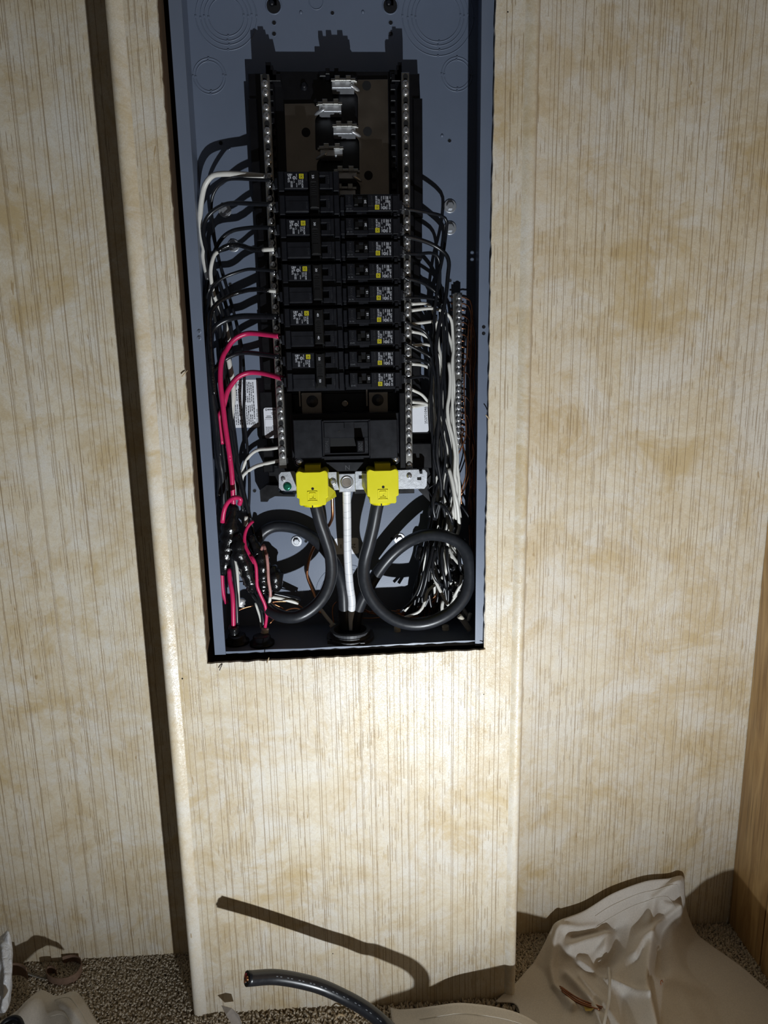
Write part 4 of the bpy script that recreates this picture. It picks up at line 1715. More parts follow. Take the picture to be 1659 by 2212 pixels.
splice(cD((480, 840), (470, 980), (440, 1120), (420, 1280), (410, 1430), (370, 1560)) + cE((210, 160), (190, 330), (180, 450)), (.062, .058, .058, .060, .062),
       (.012, .016, .024, .026, .026, .020, .013), 'fat black-taped splice against the left side, under the red loop')
splice(cD((500, 1330), (560, 1440), (590, 1560)) + cE((440, 120), (530, 300), (580, 480), (630, 620), (610, 740)), (.056, .050, .048, .050, .052), (.016, .024, .022, .021, .021, .010),
       'crumpled black-taped splice slanting down between the two red wires')
splice(cD((760, 1330), (840, 1520), (920, 1640)) + cE((780, 170), (810, 380), (820, 560), (800, 760)), (.070, .066, .062, .062), (.012, .018, .021, .021, .018),
       'black-taped splice right of the long red wire')
splice(cE((930, 330), (990, 440), (1020, 540), (1010, 640), (960, 700)), (.072, .068, .066), (.014, .022, .022, .014), 'stubby black-taped splice end nearest the left cable loop')
splice(cE((335, 1300), (345, 1400), (350, 1500), (380, 1580)), (.040, .042, .046), (.013, .013, .016, .016), 'black-taped cable end under the lower red stub')
wire(cD((580, 830), (600, 770), (595, 735), (550, 715), (480, 722), (400, 785), (345, 880), (318, 1000), (305, 1120)), (.044, .040, .040, .046, .050), .0062, 'wire_red',
     'red wire looped over the taped splice near the left edge', group=GL, n=12)
wire(cD((800, 1105), (765, 1130), (705, 1210), (665, 1350), (680, 1500), (740, 1630), (820, 1780)) + cE((620, 150), (695, 300), (712, 500), (722, 650), (780, 800), (845, 950), (872, 1100), (868, 1200), (850, 1320)),
     (.060, .050, .040, .036, .036, .040, .046), .0046, 'wire_red', 'long wavy red wire hanging at the lower left', group=GL, n=12)
wire(cE((262, 360), (275, 550), (308, 720), (325, 900), (330, 1100), (335, 1330)), (.052, .044, .040, .040), .0062, 'wire_red', 'straight pinkish-red stub ending in black tape at the bottom left', group=GL, n=12)
wire(cE((150, 0), (140, 130), (160, 700), (225, 930)), (.066, .070, .070), .0060, 'wire_red', 'short glimpse of red wire behind the left flange', group=GL)
o = wire(cD((940, 1560), (975, 1495), (1005, 1580), (1030, 1720)) + cE((870, 120), (892, 300), (905, 550), (935, 740), (932, 830)), (.060, .052, .046, .044, .046), .0044, 'wire_pink',
         'brownish faded wire with a white end beside the wavy red wire', group=GL)
piece(o, cE((933, 810), (925, 880), (900, 1010)), (.046, .046, .048), .0046, 'wire_white', 'white_end')
wire(cE((325, 70), (370, 230), (395, 420), (405, 650), (412, 850), (418, 980)), (.052, .048, .046, .048), .0046, 'wire_white', 'white strip of wire beside the straight red stub', group=GL)
wire(cE((420, 380), (480, 500), (530, 600), (545, 660)), (.060, .060, .058), .0040, 'wire_white', 'short pale wire slanting under the middle splice', group=GL)
wire(cE((300, 150), (340, 420), (370, 700), (385, 950), (395, 1270)), (.050, .046, .044, .044), .0064, 'wire_black', 'black wire beside the straight red stub at the bottom left', group=GL)
wire(cE((620, 760), (720, 900), (790, 1060), (815, 1200), (820, 1310)), (.054, .050, .048, .048), .0046, 'wire_black', 'black wire running into the white cable sheath, lower left', group=GL)
wire(cE((690, 920), (740, 1070), (775, 1190), (785, 1330)), (.056, .054, .052), .0034, 'wire_white', 'thin white wire running into the white cable sheath, lower left', group=GL)
wire(cD((690, 1020), (690, 1100), (680, 1180)), (.062, .062), .0056, 'wire_white', 'short white wire end just above the long red wire', group=GL)
wire(cE((960, 760), (1150, 800), (1300, 840), (1420, 870)), (.080, .085, .090), .0060, 'wire_black', 'black wire crossing behind the left cable loop', group=GL)
wire(cE((900, 820), (1100, 850), (1390, 925)), (.074, .080, .086), .0056, 'wire_white', 'white wire slanting right behind the left cable loop', group=GL)
wire([(676, 1305), (692, 1316), (707, 1335), (722, 1352)], (.086, .080, .074), .0056, 'wire_white', 'white wire entering the pale sheath beside the conduit', group=GL)
simple('foil', (.75, .76, .78), .3, .6, var=.2, scale=800, bmp=.6, bscale=500)
o = tag(MB().tube(spline(depth_path(cE((460, 850), (455, 910), (440, 980)), (.056, .054)), .002), .0055, 8, .25).build('foil_scrap', MATS['foil']),
        'crumpled shiny white scrap behind the red stub', 'scrap')

# bare copper scraps at the bottom left
GC = 'thin bare copper wires in the bottom of the panel'
for pts, Ys, d in ((cE((660, 968), (560, 990), (470, 1020), (410, 1050)), (.066, .060), .0018), (cE((940, 915), (1050, 900), (1250, 905), (1400, 960), (1500, 1040)), (.080, .086, .086), .0018),
                   (cE((930, 1000), (1030, 1025), (1200, 1060), (1450, 1080)), (.078, .084, .086), .0018), (cE((925, 1260), (1030, 1150), (1190, 1045), (1330, 1010), (1450, 1040), (1520, 1120)), (.048, .064, .080), .0020),
                   (cE((960, 930), (1080, 980), (1170, 1030)), (.080, .084), .0016), (cE((1000, 1100), (1200, 1110), (1400, 1090), (1500, 1060)), (.086, .090), .0018),
                   ([(722, 1350), (718, 1325), (720, 1308), (728, 1300)], (.074, .078), .0018), ([(780, 1335), (810, 1335), (840, 1330)], (.09, .092), .0016)):
    wire(pts, Ys, d, 'copper', 'thin bare copper wire lying in the bottom left of the enclosure', group=GC, n=6, cat='wire')

# pale cable sheaths poking out of the floor of the enclosure
GS = 'pale cable sheath stubs at the bottom of the panel'


def sheath(pts, Ys, w, label):
    p = spline(depth_path(pts, Ys), .004)
    o = MB().tube(p, w / 2, 10, .05).build('cable_sheath', MATS['sheath'])
    return tag(o, label, 'cable sheath', GS)


sheath(cE((850, 1340), (845, 1400), (815, 1470), (800, 1560), (800, 1640)), (.046, .046, .048), .0105, 'cut white cable sheath holding the wavy red wire, bottom left')
sheath([(716, 1348), (726, 1362), (734, 1385)], (.074, .072), .0090, 'pale cable sheath leaning out of the conduit')
sheath([(858, 1352), (859, 1372), (860, 1390)], (.066, .068), .0095, 'pale cable sheath stub right of the conduit')
sheath([(962, 1352), (963, 1368), (963, 1385)], (.066, .068), .0105, 'pale square-cut cable sheath stub near the right corner')
sheath([(992, 1330), (1004, 1345), (1015, 1361)], (.050, .050), .0080, 'white cable sheath slanting to the right flange')

# ---- the two big feed cables, the taped neutral and the ground conductor
cov = lambda c: Vector((c[1], c[2], c[3] + .012))
pl = [(684, 1098), (691, 1125), (703, 1160), (714, 1200), (715, 1245), (701, 1285), (676, 1314), (642, 1332), (605, 1330), (575, 1310), (555, 1275), (545, 1235), (547, 1195), (562, 1157),
      (590, 1138), (630, 1139), (665, 1154), (695, 1179), (718, 1209), (733, 1241), (741, 1276), (743, 1312), (744, 1345)]
yl = [.030, .032, .035, .037, .036, .032, .028, .026, .032, .050, .066, .078, .086, .090, .092, .090, .086, .080, .074, .070, .068, .068, .068]
pts = [cov(COV_L)] + [P(x, y, Y) for (x, y), Y in zip(pl, yl)]
pts.append(Vector((pts[-1].x, pts[-1].y, .575)))
tag(MB().tube(spline(pts, .005), .0083, 20).build('feed_cable', MATS['cable_black']), 'thick black feed cable looping from the left yellow cover to the conduit', 'cable', 'thick black feed cables')
pr = [(814, 1096), (806, 1138), (797, 1175), (788, 1210), (786, 1245), (795, 1280), (816, 1311), (846, 1335), (880, 1347), (915, 1347), (950, 1336), (980, 1317), (1003, 1289), (1014, 1255),
      (1014, 1220), (1006, 1190), (988, 1170), (960, 1158), (925, 1155), (890, 1166), (860, 1186), (835, 1211), (813, 1241), (793, 1275), (778, 1305), (770, 1330)]
yr = [.030, .033, .035, .036, .034, .031, .028, .024, .020, .018, .018, .020, .023, .027, .031, .036, .041, .047, .056, .067, .074, .077, .077, .074, .072, .070]
pts = [cov(COV_R)] + [P(x, y, Y) for (x, y), Y in zip(pr, yr)]
pts.append(Vector((pts[-1].x - .002, pts[-1].y, .575)))
tag(MB().tube(spline(pts, .005), .0085, 20).build('feed_cable', MATS['cable_black']), 'thick black feed cable looping wide from the right yellow cover to the conduit', 'cable', 'thick black feed cables')
pts = [P(x, y, Y) for x, y, Y in ((749, 1050, .040), (749, 1075, .044), (750, 1130, .050), (751, 1200, .055), (755, 1260, .060), (760, 1300, .064), (757, 1335, .067))]
pts.append(Vector((pts[-1].x, .068, .575)))
sp_ = spline(pts, .004)
o = tag(MB().tube(sp_, .0056, 16).build('neutral_cable', MATS['white_tape']), 'white-taped neutral cable hanging from the centre lug', 'cable')
rr = random.Random(9)
i = 3
while i < len(sp_) - 8:
    t_ = (sp_[i + 1] - sp_[i - 1]).normalized()
    t_ = (t_ + Vector((rr.uniform(-.15, .25), 0, 0))).normalized()
    q = MB().ring(sp_[i], t_, .0056, .00012, 20, 4).build('tape_seam', MATS['cable_grey'])
    q.parent = o
    i += rr.choice((2, 3, 3, 4))
pts = [P(x, y, Y) for x, y, Y in ((717, 1055, .049), (718, 1090, .054), (718, 1116, .060), (712, 1132, .070), (702, 1146, .084), (684, 1172, .096), (671, 1198, .099), (664, 1228, .099), (664, 1246, .098), (673, 1270, .096), (684, 1297, .090), (692, 1325, .080))]
tag(MB().tube(spline(pts, .004), .0021, 10).build('ground_wire', MATS['copper']), 'bare copper ground conductor bending behind the left feed cable', 'wire')

# ---- right side: hots from the breakers, neutrals from the bar, all down the right bundle
def lane(u, seed):
    """path of one strand down the right bundle, u in 0..1 across it"""
    r_ = random.Random(seed)
    j = lambda a: r_.uniform(-a, a)
    v = min(1, max(0, u + j(.18)))
    w = min(1, max(0, u + j(.25)))
    return [(930 + 50 * u + j(3), 790), (930 + 52 * v + j(4), 880), (932 + 56 * w + j(3), 980), (935 + 62 * v, 1060), (928 + 66 * w, 1130), (908 + 82 * v, 1210), (893 + 105 * u + j(6), 1275), (882 + 120 * w + j(8), 1330)]


def right_wire(start, u, seed, dia, mat, label, Ys, y_from=780, cut=99, group=GR):
    ln = [p for p in lane(u, seed) if p[1] > y_from][:cut]
    pts = start + ln
    return wire(pts, Ys, dia, mat, label, group=group)


hots = [
    (c4((690, 322), (860, 350), (1000, 375), (1085, 402), (1128, 455), (1118, 600), (1090, 800), (1050, 1000), (1030, 1150), (1010, 1350), (1000, 1600)), .30, .0042, (.048, .070, .080, .070, .062, .062, .068, .072)),
    (c4((690, 597), (850, 632), (1000, 690), (1110, 770), (1150, 860), (1140, 1000), (1120, 1200), (1090, 1350), (1050, 1500), (1022, 1720)), .34, .0056, (.048, .066, .066, .056, .052, .058, .070, .074)),
    (c4((690, 776), (850, 775), (970, 767), (1035, 800), (1060, 900), (1062, 1100), (1080, 1300), (1100, 1600)), .60, .0042, (.048, .070, .080, .080, .074, .072, .074, .080)),
    (c4((700, 1012), (850, 1050), (950, 1100), (1025, 1165), (1070, 1260), (1090, 1400), (1108, 1700)), .62, .0044, (.048, .070, .078, .076, .072, .074, .080)),
    (c4((690, 1216), (850, 1212), (980, 1222), (1060, 1252), (1115, 1330), (1128, 1500), (1140, 1700)), .74, .0036, (.048, .070, .080, .082, .080, .080, .084)),
    (c4((700, 1440), (780, 1490), (880, 1530), (940, 1590), (978, 1690)), .12, .0040, (.048, .066, .066, .062, .066, .074)),
    (c6((708, 186), (850, 262), (955, 322), (988, 400)), .16, .0042, (.048, .060, .060, .062, .070, .074)),
    (c6((700, 357), (850, 357), (920, 382), (960, 425)), .08, .0046, (.050, .066, .072, .072, .074, .080)),
    (c6((700, 556), (800, 532), (880, 522), (935, 532), (965, 580)), .05, .0040, (.050, .066, .074, .076, .078, .082)),
]
for k, (st, u, d, Ys) in enumerate(hots):
    right_wire(st, u, 40 + k, d, 'wire_black', 'black wire from the %s breaker of the right column' % ORD[k], Ys, y_from=max(760, st[-1][1] + 25))
neut = [
    (c4((780, 1276), (900, 1270), (955, 1290), (1000, 1370), (1030, 1500), (1050, 1700)), .50, 'first'), (c4((780, 1340), (960, 1318), (1040, 1330), (1120, 1365), (1175, 1440), (1190, 1600), (1195, 1740)), .93, 'second'),
    (c4((780, 1476), (900, 1460), (1020, 1450), (1100, 1500), (1150, 1600), (1185, 1730)), .97, 'third'), (c4((780, 1550), (870, 1568), (940, 1610), (990, 1700)), .42, 'fourth'),
    (c6((790, 215), (940, 207), (1000, 260)), .55, 'fifth'), (c6((780, 398), (880, 408), (950, 440), (985, 520)), .22, 'sixth'), (c6((780, 652), (880, 702), (940, 775), (975, 860)), .70, 'seventh'),
    (c6((780, 776), (880, 785), (945, 810), (980, 880)), .36, 'eighth'), (c6((785, 828), (870, 812), (940, 806), (990, 850)), .82, 'lowest'),
]
for k, (st, u, nm) in enumerate(neut):
    right_wire(st, u, 80 + k, .0042, 'wire_white', '%s white wire down from the top of the right neutral bar' % nm if nm != 'lowest' else 'lowest white wire leaving the right neutral bar',
               (.060, .078, .086, .078, .070 if u > .5 else .076, .084, .094), y_from=max(770, st[-1][1] + 25))
# extra black strands and two whites in front
for k in range(9):
    u = (k + .5) / 9
    y0 = 640 + 40 * (k % 5)
    right_wire([(935 + 40 * u, y0), (932 + 46 * u, y0 + 60)], u, 120 + k, .0040, 'wire_black', 'plain black wire deep in the right-hand bundle', (.096, .092, .086, .080, .078, .080),
               y_from=y0 + 90, group='plain black wires of the right bundle')
right_wire(cG((900, 20), (925, 250), (910, 550), (880, 750), (900, 1000), (965, 1250), (1005, 1500)) + cH((1005, 0), (1000, 200)), .9, 7, .0050, 'wire_white', 'bright white wire on the right face of the bundle, beside the ground bar',
           (.072, .066, .062, .062, .066, .074), y_from=1040)
right_wire(cG((960, 60), (985, 450), (950, 800), (962, 1100), (1005, 1400), (1020, 1700)) + cH((1010, 100),), .85, 8, .0048, 'wire_white', 'white wire nearest the ground bar in the bundle', (.080, .076, .074, .074, .078), y_from=1040)
wire(cH((900, 90), (960, 300), (1000, 520), (1040, 700), (1072, 1020)), (.060, .054, .054, .062), .0052, 'wire_white', 'white wire ending above the right cable loop, lower one', group=GR)
wire(cH((930, 180), (970, 400), (1000, 600), (1020, 920)), (.064, .058, .058, .066), .0052, 'wire_white', 'white wire ending above the right cable loop, upper one', group=GR)
wire(cH((670, 655), (760, 665), (850, 740), (920, 860), (965, 1000)), (.066, .050, .046, .052), .0046, 'wire_black', 'black wire arching over above the right cable loop', group=GR)
wire(cH((740, 280), (680, 480), (650, 600), (650, 760), (685, 930)), (.062, .054, .052, .056), .0042, 'wire_black', 'black wire kinked at the left of the right bundle', group=GR)
wire(cH((610, 700), (580, 800), (590, 890)), (.07, .066), .0040, 'wire_black', 'short black wire end left of the right bundle', group=GR)
wire(cH((1085, 670), (1150, 760), (1235, 900), (1230, 1000)), (.080, .076, .080), .0034, 'wire_black', 'thin black wire slanting towards the right flange', group=GR)
# zip tie on the tray foot
tie = tag(MB().tube(spline(depth_path(cH((560, 430), (620, 380), (660, 370), (650, 470), (640, 570), (590, 490), (560, 430)), (.060, .056, .060)), .002), .0008, 6).build('zip_tie', MATS['black_plastic']),
          'black zip tie round the left edge of the right bundle', 'zip tie')
# lower right tangle inside the loop
low = [
    ('wire_white', cI((900, 20), (960, 150), (1050, 270), (1150, 350), (1240, 540)), (.060, .050, .044, .048), .0046, 'white wire curving to the right inside the right cable loop'),
    ('wire_white', cI((930, 0), (990, 80), (1040, 150)), (.064, .058), .0046, 'short white wire at the top of the right cable loop'),
    ('wire_white', cI((815, 60), (850, 220), (860, 330), (850, 430), (790, 520)), (.058, .048, .046, .054), .0050, 'white wire bent back in the middle of the right cable loop'),
    ('wire_white', cI((470, 480), (440, 640), (350, 830), (180, 1050)), (.066, .060, .056, .060), .0046, 'white wire sweeping to the bottom left of the right loop'),
    ('wire_white', cI((700, 610), (560, 730), (510, 900), (420, 1060), (150, 1175)), (.070, .066, .060, .060), .0044, 'white wire bending low across the right loop'),
    ('wire_white', cI((630, 430), (700, 600), (790, 780), (860, 920), (960, 1010)), (.054, .046, .044, .046), .0046, 'white wire crossing down rightwards through the right loop'),
    ('wire_white', cI((805, 890), (790, 1000), (800, 1120)), (.060, .056), .0050, 'white wire end standing at the bottom of the right loop'),
    ('wire_white', cI((1110, 470), (1090, 620), (1030, 740), (980, 830)), (.060, .058, .062), .0046, 'pale wire curving on the right inside the right loop'),
    ('wire_white', cI((1255, 1090), (1235, 1150), (1215, 1215)), (.070, .070), .0055, 'short white wire behind the right cable loop'),
    ('wire_black', cI((560, 0), (545, 250), (480, 520), (430, 700), (340, 860), (110, 1070)), (.056, .050, .052, .056), .0042, 'black wire fanning left inside the right loop'),
    ('wire_black', cI((650, 0), (600, 250), (550, 450), (510, 640), (440, 840)), (.052, .044, .044, .050), .0044, 'black wire hanging left of centre inside the right loop'),
    ('wire_black', cI((690, 60), (640, 280), (650, 430), (700, 550), (800, 640)), (.050, .042, .040, .046), .0042, 'black wire with a kink inside the right loop'),
    ('wire_black', cI((800, 0), (785, 200), (810, 420), (840, 560), (862, 690)), (.048, .040, .038, .042), .0048, 'straight black wire hanging in the middle of the right loop'),
    ('wire_black', cI((870, 0), (875, 180), (900, 400), (935, 580)), (.044, .036, .036, .042), .0046, 'black wire hanging right of the middle in the right loop'),
    ('wire_black', cI((1070, 20), (1075, 250), (1100, 380), (1150, 450)), (.050, .044, .044, .050), .0050, 'black wire hanging on the right inside the right loop'),
    ('wire_black', cI((1100, 100), (1150, 240), (1190, 340)), (.060, .056, .058), .0046, 'short black wire next to the right edge of the loop'),
    ('wire_black', cI((720, 0), (740, 200), (850, 320), (970, 385)), (.060, .056, .056), .0044, 'black wire slanting right behind the others in the loop'),
]
for mt, pts, Ys, d, lb in low:
    wire(pts, Ys, d, mt, lb, group='loose wires inside the right cable loop')
splice(cI((460, 0), (440, 80), (430, 160), (420, 230)), (.080, .076), (.012, .014, .013, .010), 'small black-taped splice at the left of the right bundle')
splice(cI((900, 230), (980, 330), (1060, 450), (1020, 560)), (.070, .068, .070), (.014, .018, .018, .014), 'lumpy black-taped splice inside the right loop')
splice(cI((960, 620), (1040, 690), (1140, 700), (1200, 660)), (.076, .076, .076), (.014, .018, .018, .012), 'black-taped splice low in the right loop')
# copper in the bottom right
rr = random.Random(21)
for k in range(8):
    y = 900 + k * 38
    pts = cI((60 + rr.uniform(-20, 40), 1040 + k * 16), (300, y + 120 + rr.uniform(-20, 20)), (520, y + 40), (700, y - 120 + rr.uniform(-30, 30)), (760, y - 260))
    wire(pts, (.086, .090, .086, .078), .0017, 'copper', 'thin bare copper wire curving in the bottom right of the enclosure', group='thin bare copper wires in the bottom right', n=6)
for k in range(4):
    pts = [(775 + k * 9, 1318 + rr.uniform(-4, 6)), (800 + k * 10, 1322 + k * 3), (830 + k * 5, 1318 + k * 5), (868, 1322 + k * 4)]
    wire(pts, (.092, .090, .088), .0017, 'copper', 'thin bare copper wire lying under the right feed cable', group='thin bare copper wires under the right cable', n=6)
# bare copper strands from the ground bar down the right edge
rr = random.Random(33)
Zb = P(988, 960, GY).z
strands = []
for k, z in enumerate(G_SCR):
    long_ = k in (0, 1, 4) or k % 3 == 0
    X = GX + .0048
    st = [Vector((GX - .010, GY + .005, z)), Vector((X, GY + .005, z))]
    if long_:
        u = rr.random()
        pxs = [(1004 + 22 * u, None)]
        mid = [P(1014 + 14 * u + rr.uniform(-3, 3), yy, .094 + rr.uniform(-.006, .004)) for yy in (760, 830, 900, 970, 1040, 1100, 1160, 1220)]
        mid = [m for m in mid if m.z < z - .02]
        end = [P(985 + 22 * u, 1290, .088), P(960 + 40 * u, 1335, .082)]
        pts = st + [Vector((X + .006, GY + .003, z - .002)), Vector((X + .011 + .004 * u, GY + .001, z - .012))] + mid + end
        wire(pts, None, .0020, 'wire_bare' if k not in (0, 1) else 'copper', 'bare copper wire running down from the ground bar along the right side', group='bare copper wires from the ground bar', n=6)
    else:
        st.append(Vector((X + rr.uniform(.004, .007), GY + .003, z + rr.uniform(-.002, .001))))
        o = MB().tube(st, .0009, 6).build('wire_stub', MATS['copper'])
        tag(o, 'short copper wire end clamped through the ground bar', 'wire', 'copper ends clamped in the ground bar')
for k, (pts, Ys) in enumerate(((cF((1290, 1050), (1330, 1250), (1340, 1600)) + cG((1310, 200), (1330, 450), (1290, 700), (1280, 1050), (1330, 1400), (1310, 1800)), (.090, .088, .086)),
                               (cF((1240, 1000), (1215, 1250), (1200, 1600)) + cG((1160, 100), (1150, 500), (1170, 900), (1180, 1200), (1110, 1400), (1040, 1540)), (.086, .080, .078, .080)),
                               (cG((1110, 1080), (1140, 1150), (1100, 1280), (1150, 1450), (1190, 1750)) + cH((1170, 250), (1100, 480), (1110, 700)), (.084, .080, .076, .080)),
                               (cG((1290, 1350), (1310, 1530), (1220, 1750)) + cH((1230, 180), (1150, 430), (1100, 520)), (.086, .080, .076)))):
    wire(pts, Ys, .0021, 'copper' if k > 1 else 'wire_bare', ['bare wire closest to the right flange', 'bare copper wire bending back under the ground bar', 'curled bare copper wire below the ground bar', 'bright kinked copper wire below the ground bar'][k],
         group='bare copper wires from the ground bar', n=6)
wire(cF((1190, 1020), (1170, 1250), (1140, 1500), (1135, 1780)) + cG((1130, 300),), (.098, .098, .098), .0026, 'wire_black', 'thin black wire just right of the ground bar', group=GR)

# ------------------------------------------------------------------ conduit bushing in the floor of the enclosure
cb = PZ(757, 1374, BZB + .004)
con = thing('conduit_bushing', 'grey threaded conduit bushing in the floor of the enclosure under the cables', 'conduit bushing', (cb.x, cb.y, BZB + .0015))


def ring_tube(r0, r1, z0, z1, n=40):
    vs = []
    for i in range(n):
        a = 2 * math.pi * i / n
        for (r, z) in ((r1, z0), (r1, z1), (r0, z1), (r0, z0)):
            vs.append((cb.x + r * math.cos(a), cb.y + r * math.sin(a), z))
    fs = []
    for i in range(n):
        j = (i + 1) % n
        for k in range(4):
            l = (k + 1) % 4
            fs.append((i * 4 + k, j * 4 + k, j * 4 + l, i * 4 + l))
    return MB().add(vs, fs)


zb = BZB + .0016
part(ring_tube(.0235, .0330, zb, zb + .0045), 'lock_ring', 'conduit_grey', con)
part(ring_tube(.0235, .0285, zb + .0045, zb + .008), 'thread', 'conduit_grey', con)
part(ring_tube(.0235, .0272, zb + .008, zb + .010), 'thread', 'conduit_grey', con)
part(ring_tube(.0230, .0282, zb + .010, zb + .013), 'rim', 'conduit_grey', con)
for k in range(4):
    a = math.radians(30 + 90 * k)
    m_ = MB()
    m_.box(cb.x + .033 * math.cos(a) - .003, cb.x + .033 * math.cos(a) + .003, cb.y + .033 * math.sin(a) - .003, cb.y + .033 * math.sin(a) + .003, zb, zb + .0045)
    part(m_, 'lug_tooth', 'conduit_grey', con)
for (x, y, lb) in ((512, 1385, 'black cable clamp at the bottom left corner of the enclosure'), (566, 1388, 'black cable clamp under the white sheath at the bottom left')):
    c = PZ(x, y, BZB + .004)
    m_ = MB().lathe((c.x, c.y, BZB + .0016), (0, 0, 1), [(0, .017), (.004, .017), (.004, .013), (.012, .012), (.013, .010)], 20)
    tag(m_.build('cable_clamp', MATS['black_plastic']), lb, 'cable clamp')

# ------------------------------------------------------------------ on the floor
# carpet pile where the photo shows it: far too many tufts to count
simple('carpet_pile', (.56, .49, .39), .92, var=.25, scale=200, spec=.15)
mb = MB()
rr = random.Random(12)


def tuft(x, y, h, lean):
    r = rr.uniform(.0015, .0023)
    a0 = rr.uniform(0, 6.28)
    vs = []
    lx, ly = math.cos(lean) * h * .5, math.sin(lean) * h * .5
    for (f, s) in ((0, 1.0), (.6, 1.15), (1.0, .55)):
        for k in range(4):
            a = a0 + k * math.pi / 2
            vs.append((x + lx * f * f + r * s * math.cos(a), y + ly * f * f + r * s * math.sin(a), h * f))
    fs = []
    for j in (0, 4):
        for k in range(4):
            l = (k + 1) % 4
            fs.append((j + k, j + l, j + 4 + l, j + 4 + k))
    fs.append((8, 9, 10, 11))
    mb.add(vs, fs, True)


def pile(x0, x1, y0, y1, step):
    y = y0
    while y < y1:
        x = x0
        while x < x1:
            if not (-.262 < x < .227 and y > -.004):
                tuft(x + rr.uniform(-.4, .4) * step, y + rr.uniform(-.4, .4) * step, rr.uniform(.0050, .0078), rr.uniform(0, 6.28))
            x += step
        y += step


pile(-.62, -.20, -.08, .110, .0029)
pile(-.20, .22, -.08, .0, .0036)
pile(.225, .64, -.08, .113, .0029)
tag(mb.build('carpet_pile', MATS['carpet_pile']), 'short looped brownish carpet pile along the foot of the walls', 'carpet', kind='stuff')


def poly_dist(p, line):
    best = 1e9
    for (a, b) in zip(line[:-1], line[1:]):
        dx, dy = b[0] - a[0], b[1] - a[1]
        t_ = max(0, min(1, ((p[0] - a[0]) * dx + (p[1] - a[1]) * dy) / max(1e-9, dx * dx + dy * dy)))
        best = min(best, math.hypot(a[0] + t_ * dx - p[0], a[1] + t_ * dy - p[1]))
    return best


def to_px(w):
    q = w - CAM
    v = rt * q.x + fw * q.y - dn * q.z
    return (CX + F_PX * v.x / v.z, CY + F_PX * v.y / v.z)


def resample(pts, n):
    pts = spline(pts, .003)
    d = [0]
    for a, b in zip(pts[:-1], pts[1:]):
        d.append(d[-1] + (b - a).length)
    out = []
    j = 0
    for i in range(n):
        s_ = d[-1] * i / (n - 1)
        while j < len(d) - 2 and d[j + 1] < s_:
            j += 1
        t_ = (s_ - d[j]) / max(1e-9, d[j + 1] - d[j])
        out.append(pts[j].lerp(pts[j + 1], min(1, max(0, t_))))
    return out


def sheet(name, rows, nu, nv, folds, label, cat, group=None, seed=1, ripple=.0015, thick=.0012, mat='canvas'):
    """cloth lofted through rows of world points; folds = (photo polyline, width px, height m)"""
    R = [resample(r, nu) for r in rows]
    r_ = random.Random(seed)
    ph = [r_.uniform(0, 6.28) for _ in range(6)]
    grid = []
    for i in range(nu):
        col = spline([R[k][i] for k in range(len(R))], .004)
        col = resample(col, nv) if len(col) > 2 else [col[0].lerp(col[-1], j / (nv - 1)) for j in range(nv)]
        grid.append(col)
    up = Vector((-.1, -.55, .8)).normalized()
    vs = []
    for i in range(nu):
        for j in range(nv):
            w = grid[i][j].copy()
            e = min(1, j / 4)
            p = to_px(w)
            h = 0
            for (line, wd, ht) in folds:
                d_ = poly_dist(p, line)
                h += ht * math.exp(-(d_ / wd) ** 2)
            h += ripple * (math.sin(i * .21 + j * .09 + ph[0]) + .7 * math.sin(i * .37 - j * .23 + ph[1]) + .5 * math.sin(i * .11 + j * .41 + ph[2]))
            w += up * h * e
            if w.z < .0105:
                w.z = .0105
            vs.append(w)
    fs = []
    for i in range(nu - 1):
        for j in range(nv - 1):
            fs.append((i * nv + j, (i + 1) * nv + j, (i + 1) * nv + j + 1, i * nv + j + 1))
    o = MB().add(vs, [f[::-1] for f in fs], True).build(name, MATS[mat])
    md = o.modifiers.new('thickness', 'SOLIDIFY')
    md.thickness = thick
    tag(o, label, cat, group)
    return o, lambda i, j: vs[min(nu - 1, max(0, i)) * nv + j]


def stitch(o, at, i0, i1, js):
    for j in js:
        pts = [at(i, j) + Vector((0, -.0006, .0010)) for i in range(i0, i1, 2)]
        q = MB().tube(pts, .00035, 5).build('stitching', MATS['thread'])
        q.parent = o


ridge = [P(*p) for p in ((1070, 2190, -.012), (1082, 2178, -.004), (1115, 2138, .018), (1140, 2100, .040), (1172, 2045, .066), (1188, 2012, .080), (1204, 1990, .088), (1260, 1968, .092), (1320, 1932, .096),
                         (1390, 1905, .100), (1440, 1898, .102), (1475, 1893, .103), (1480, 1930, .103), (1484, 1965, .101), (1502, 2010, .090), (1540, 2058, .062), (1600, 2112, .022), (1659, 2168, -.022), (1750, 2250, -.080))]
for p in ridge:
    p.z = max(p.z, .005)
mid_ = [P(1120, 2235, -.03), P(1200, 2150, -.005), P(1265, 2080, .035), P(1330, 2040, .055), P(1400, 2010, .066), P(1450, 2040, .055), P(1500, 2090, .030), P(1580, 2150, -.01), P(1700, 2260, -.08)]
low_ = [Vector((.19, -.14, .012)), Vector((.28, -.145, .02)), Vector((.38, -.15, .03)), Vector((.48, -.15, .025)), Vector((.58, -.15, .012))]
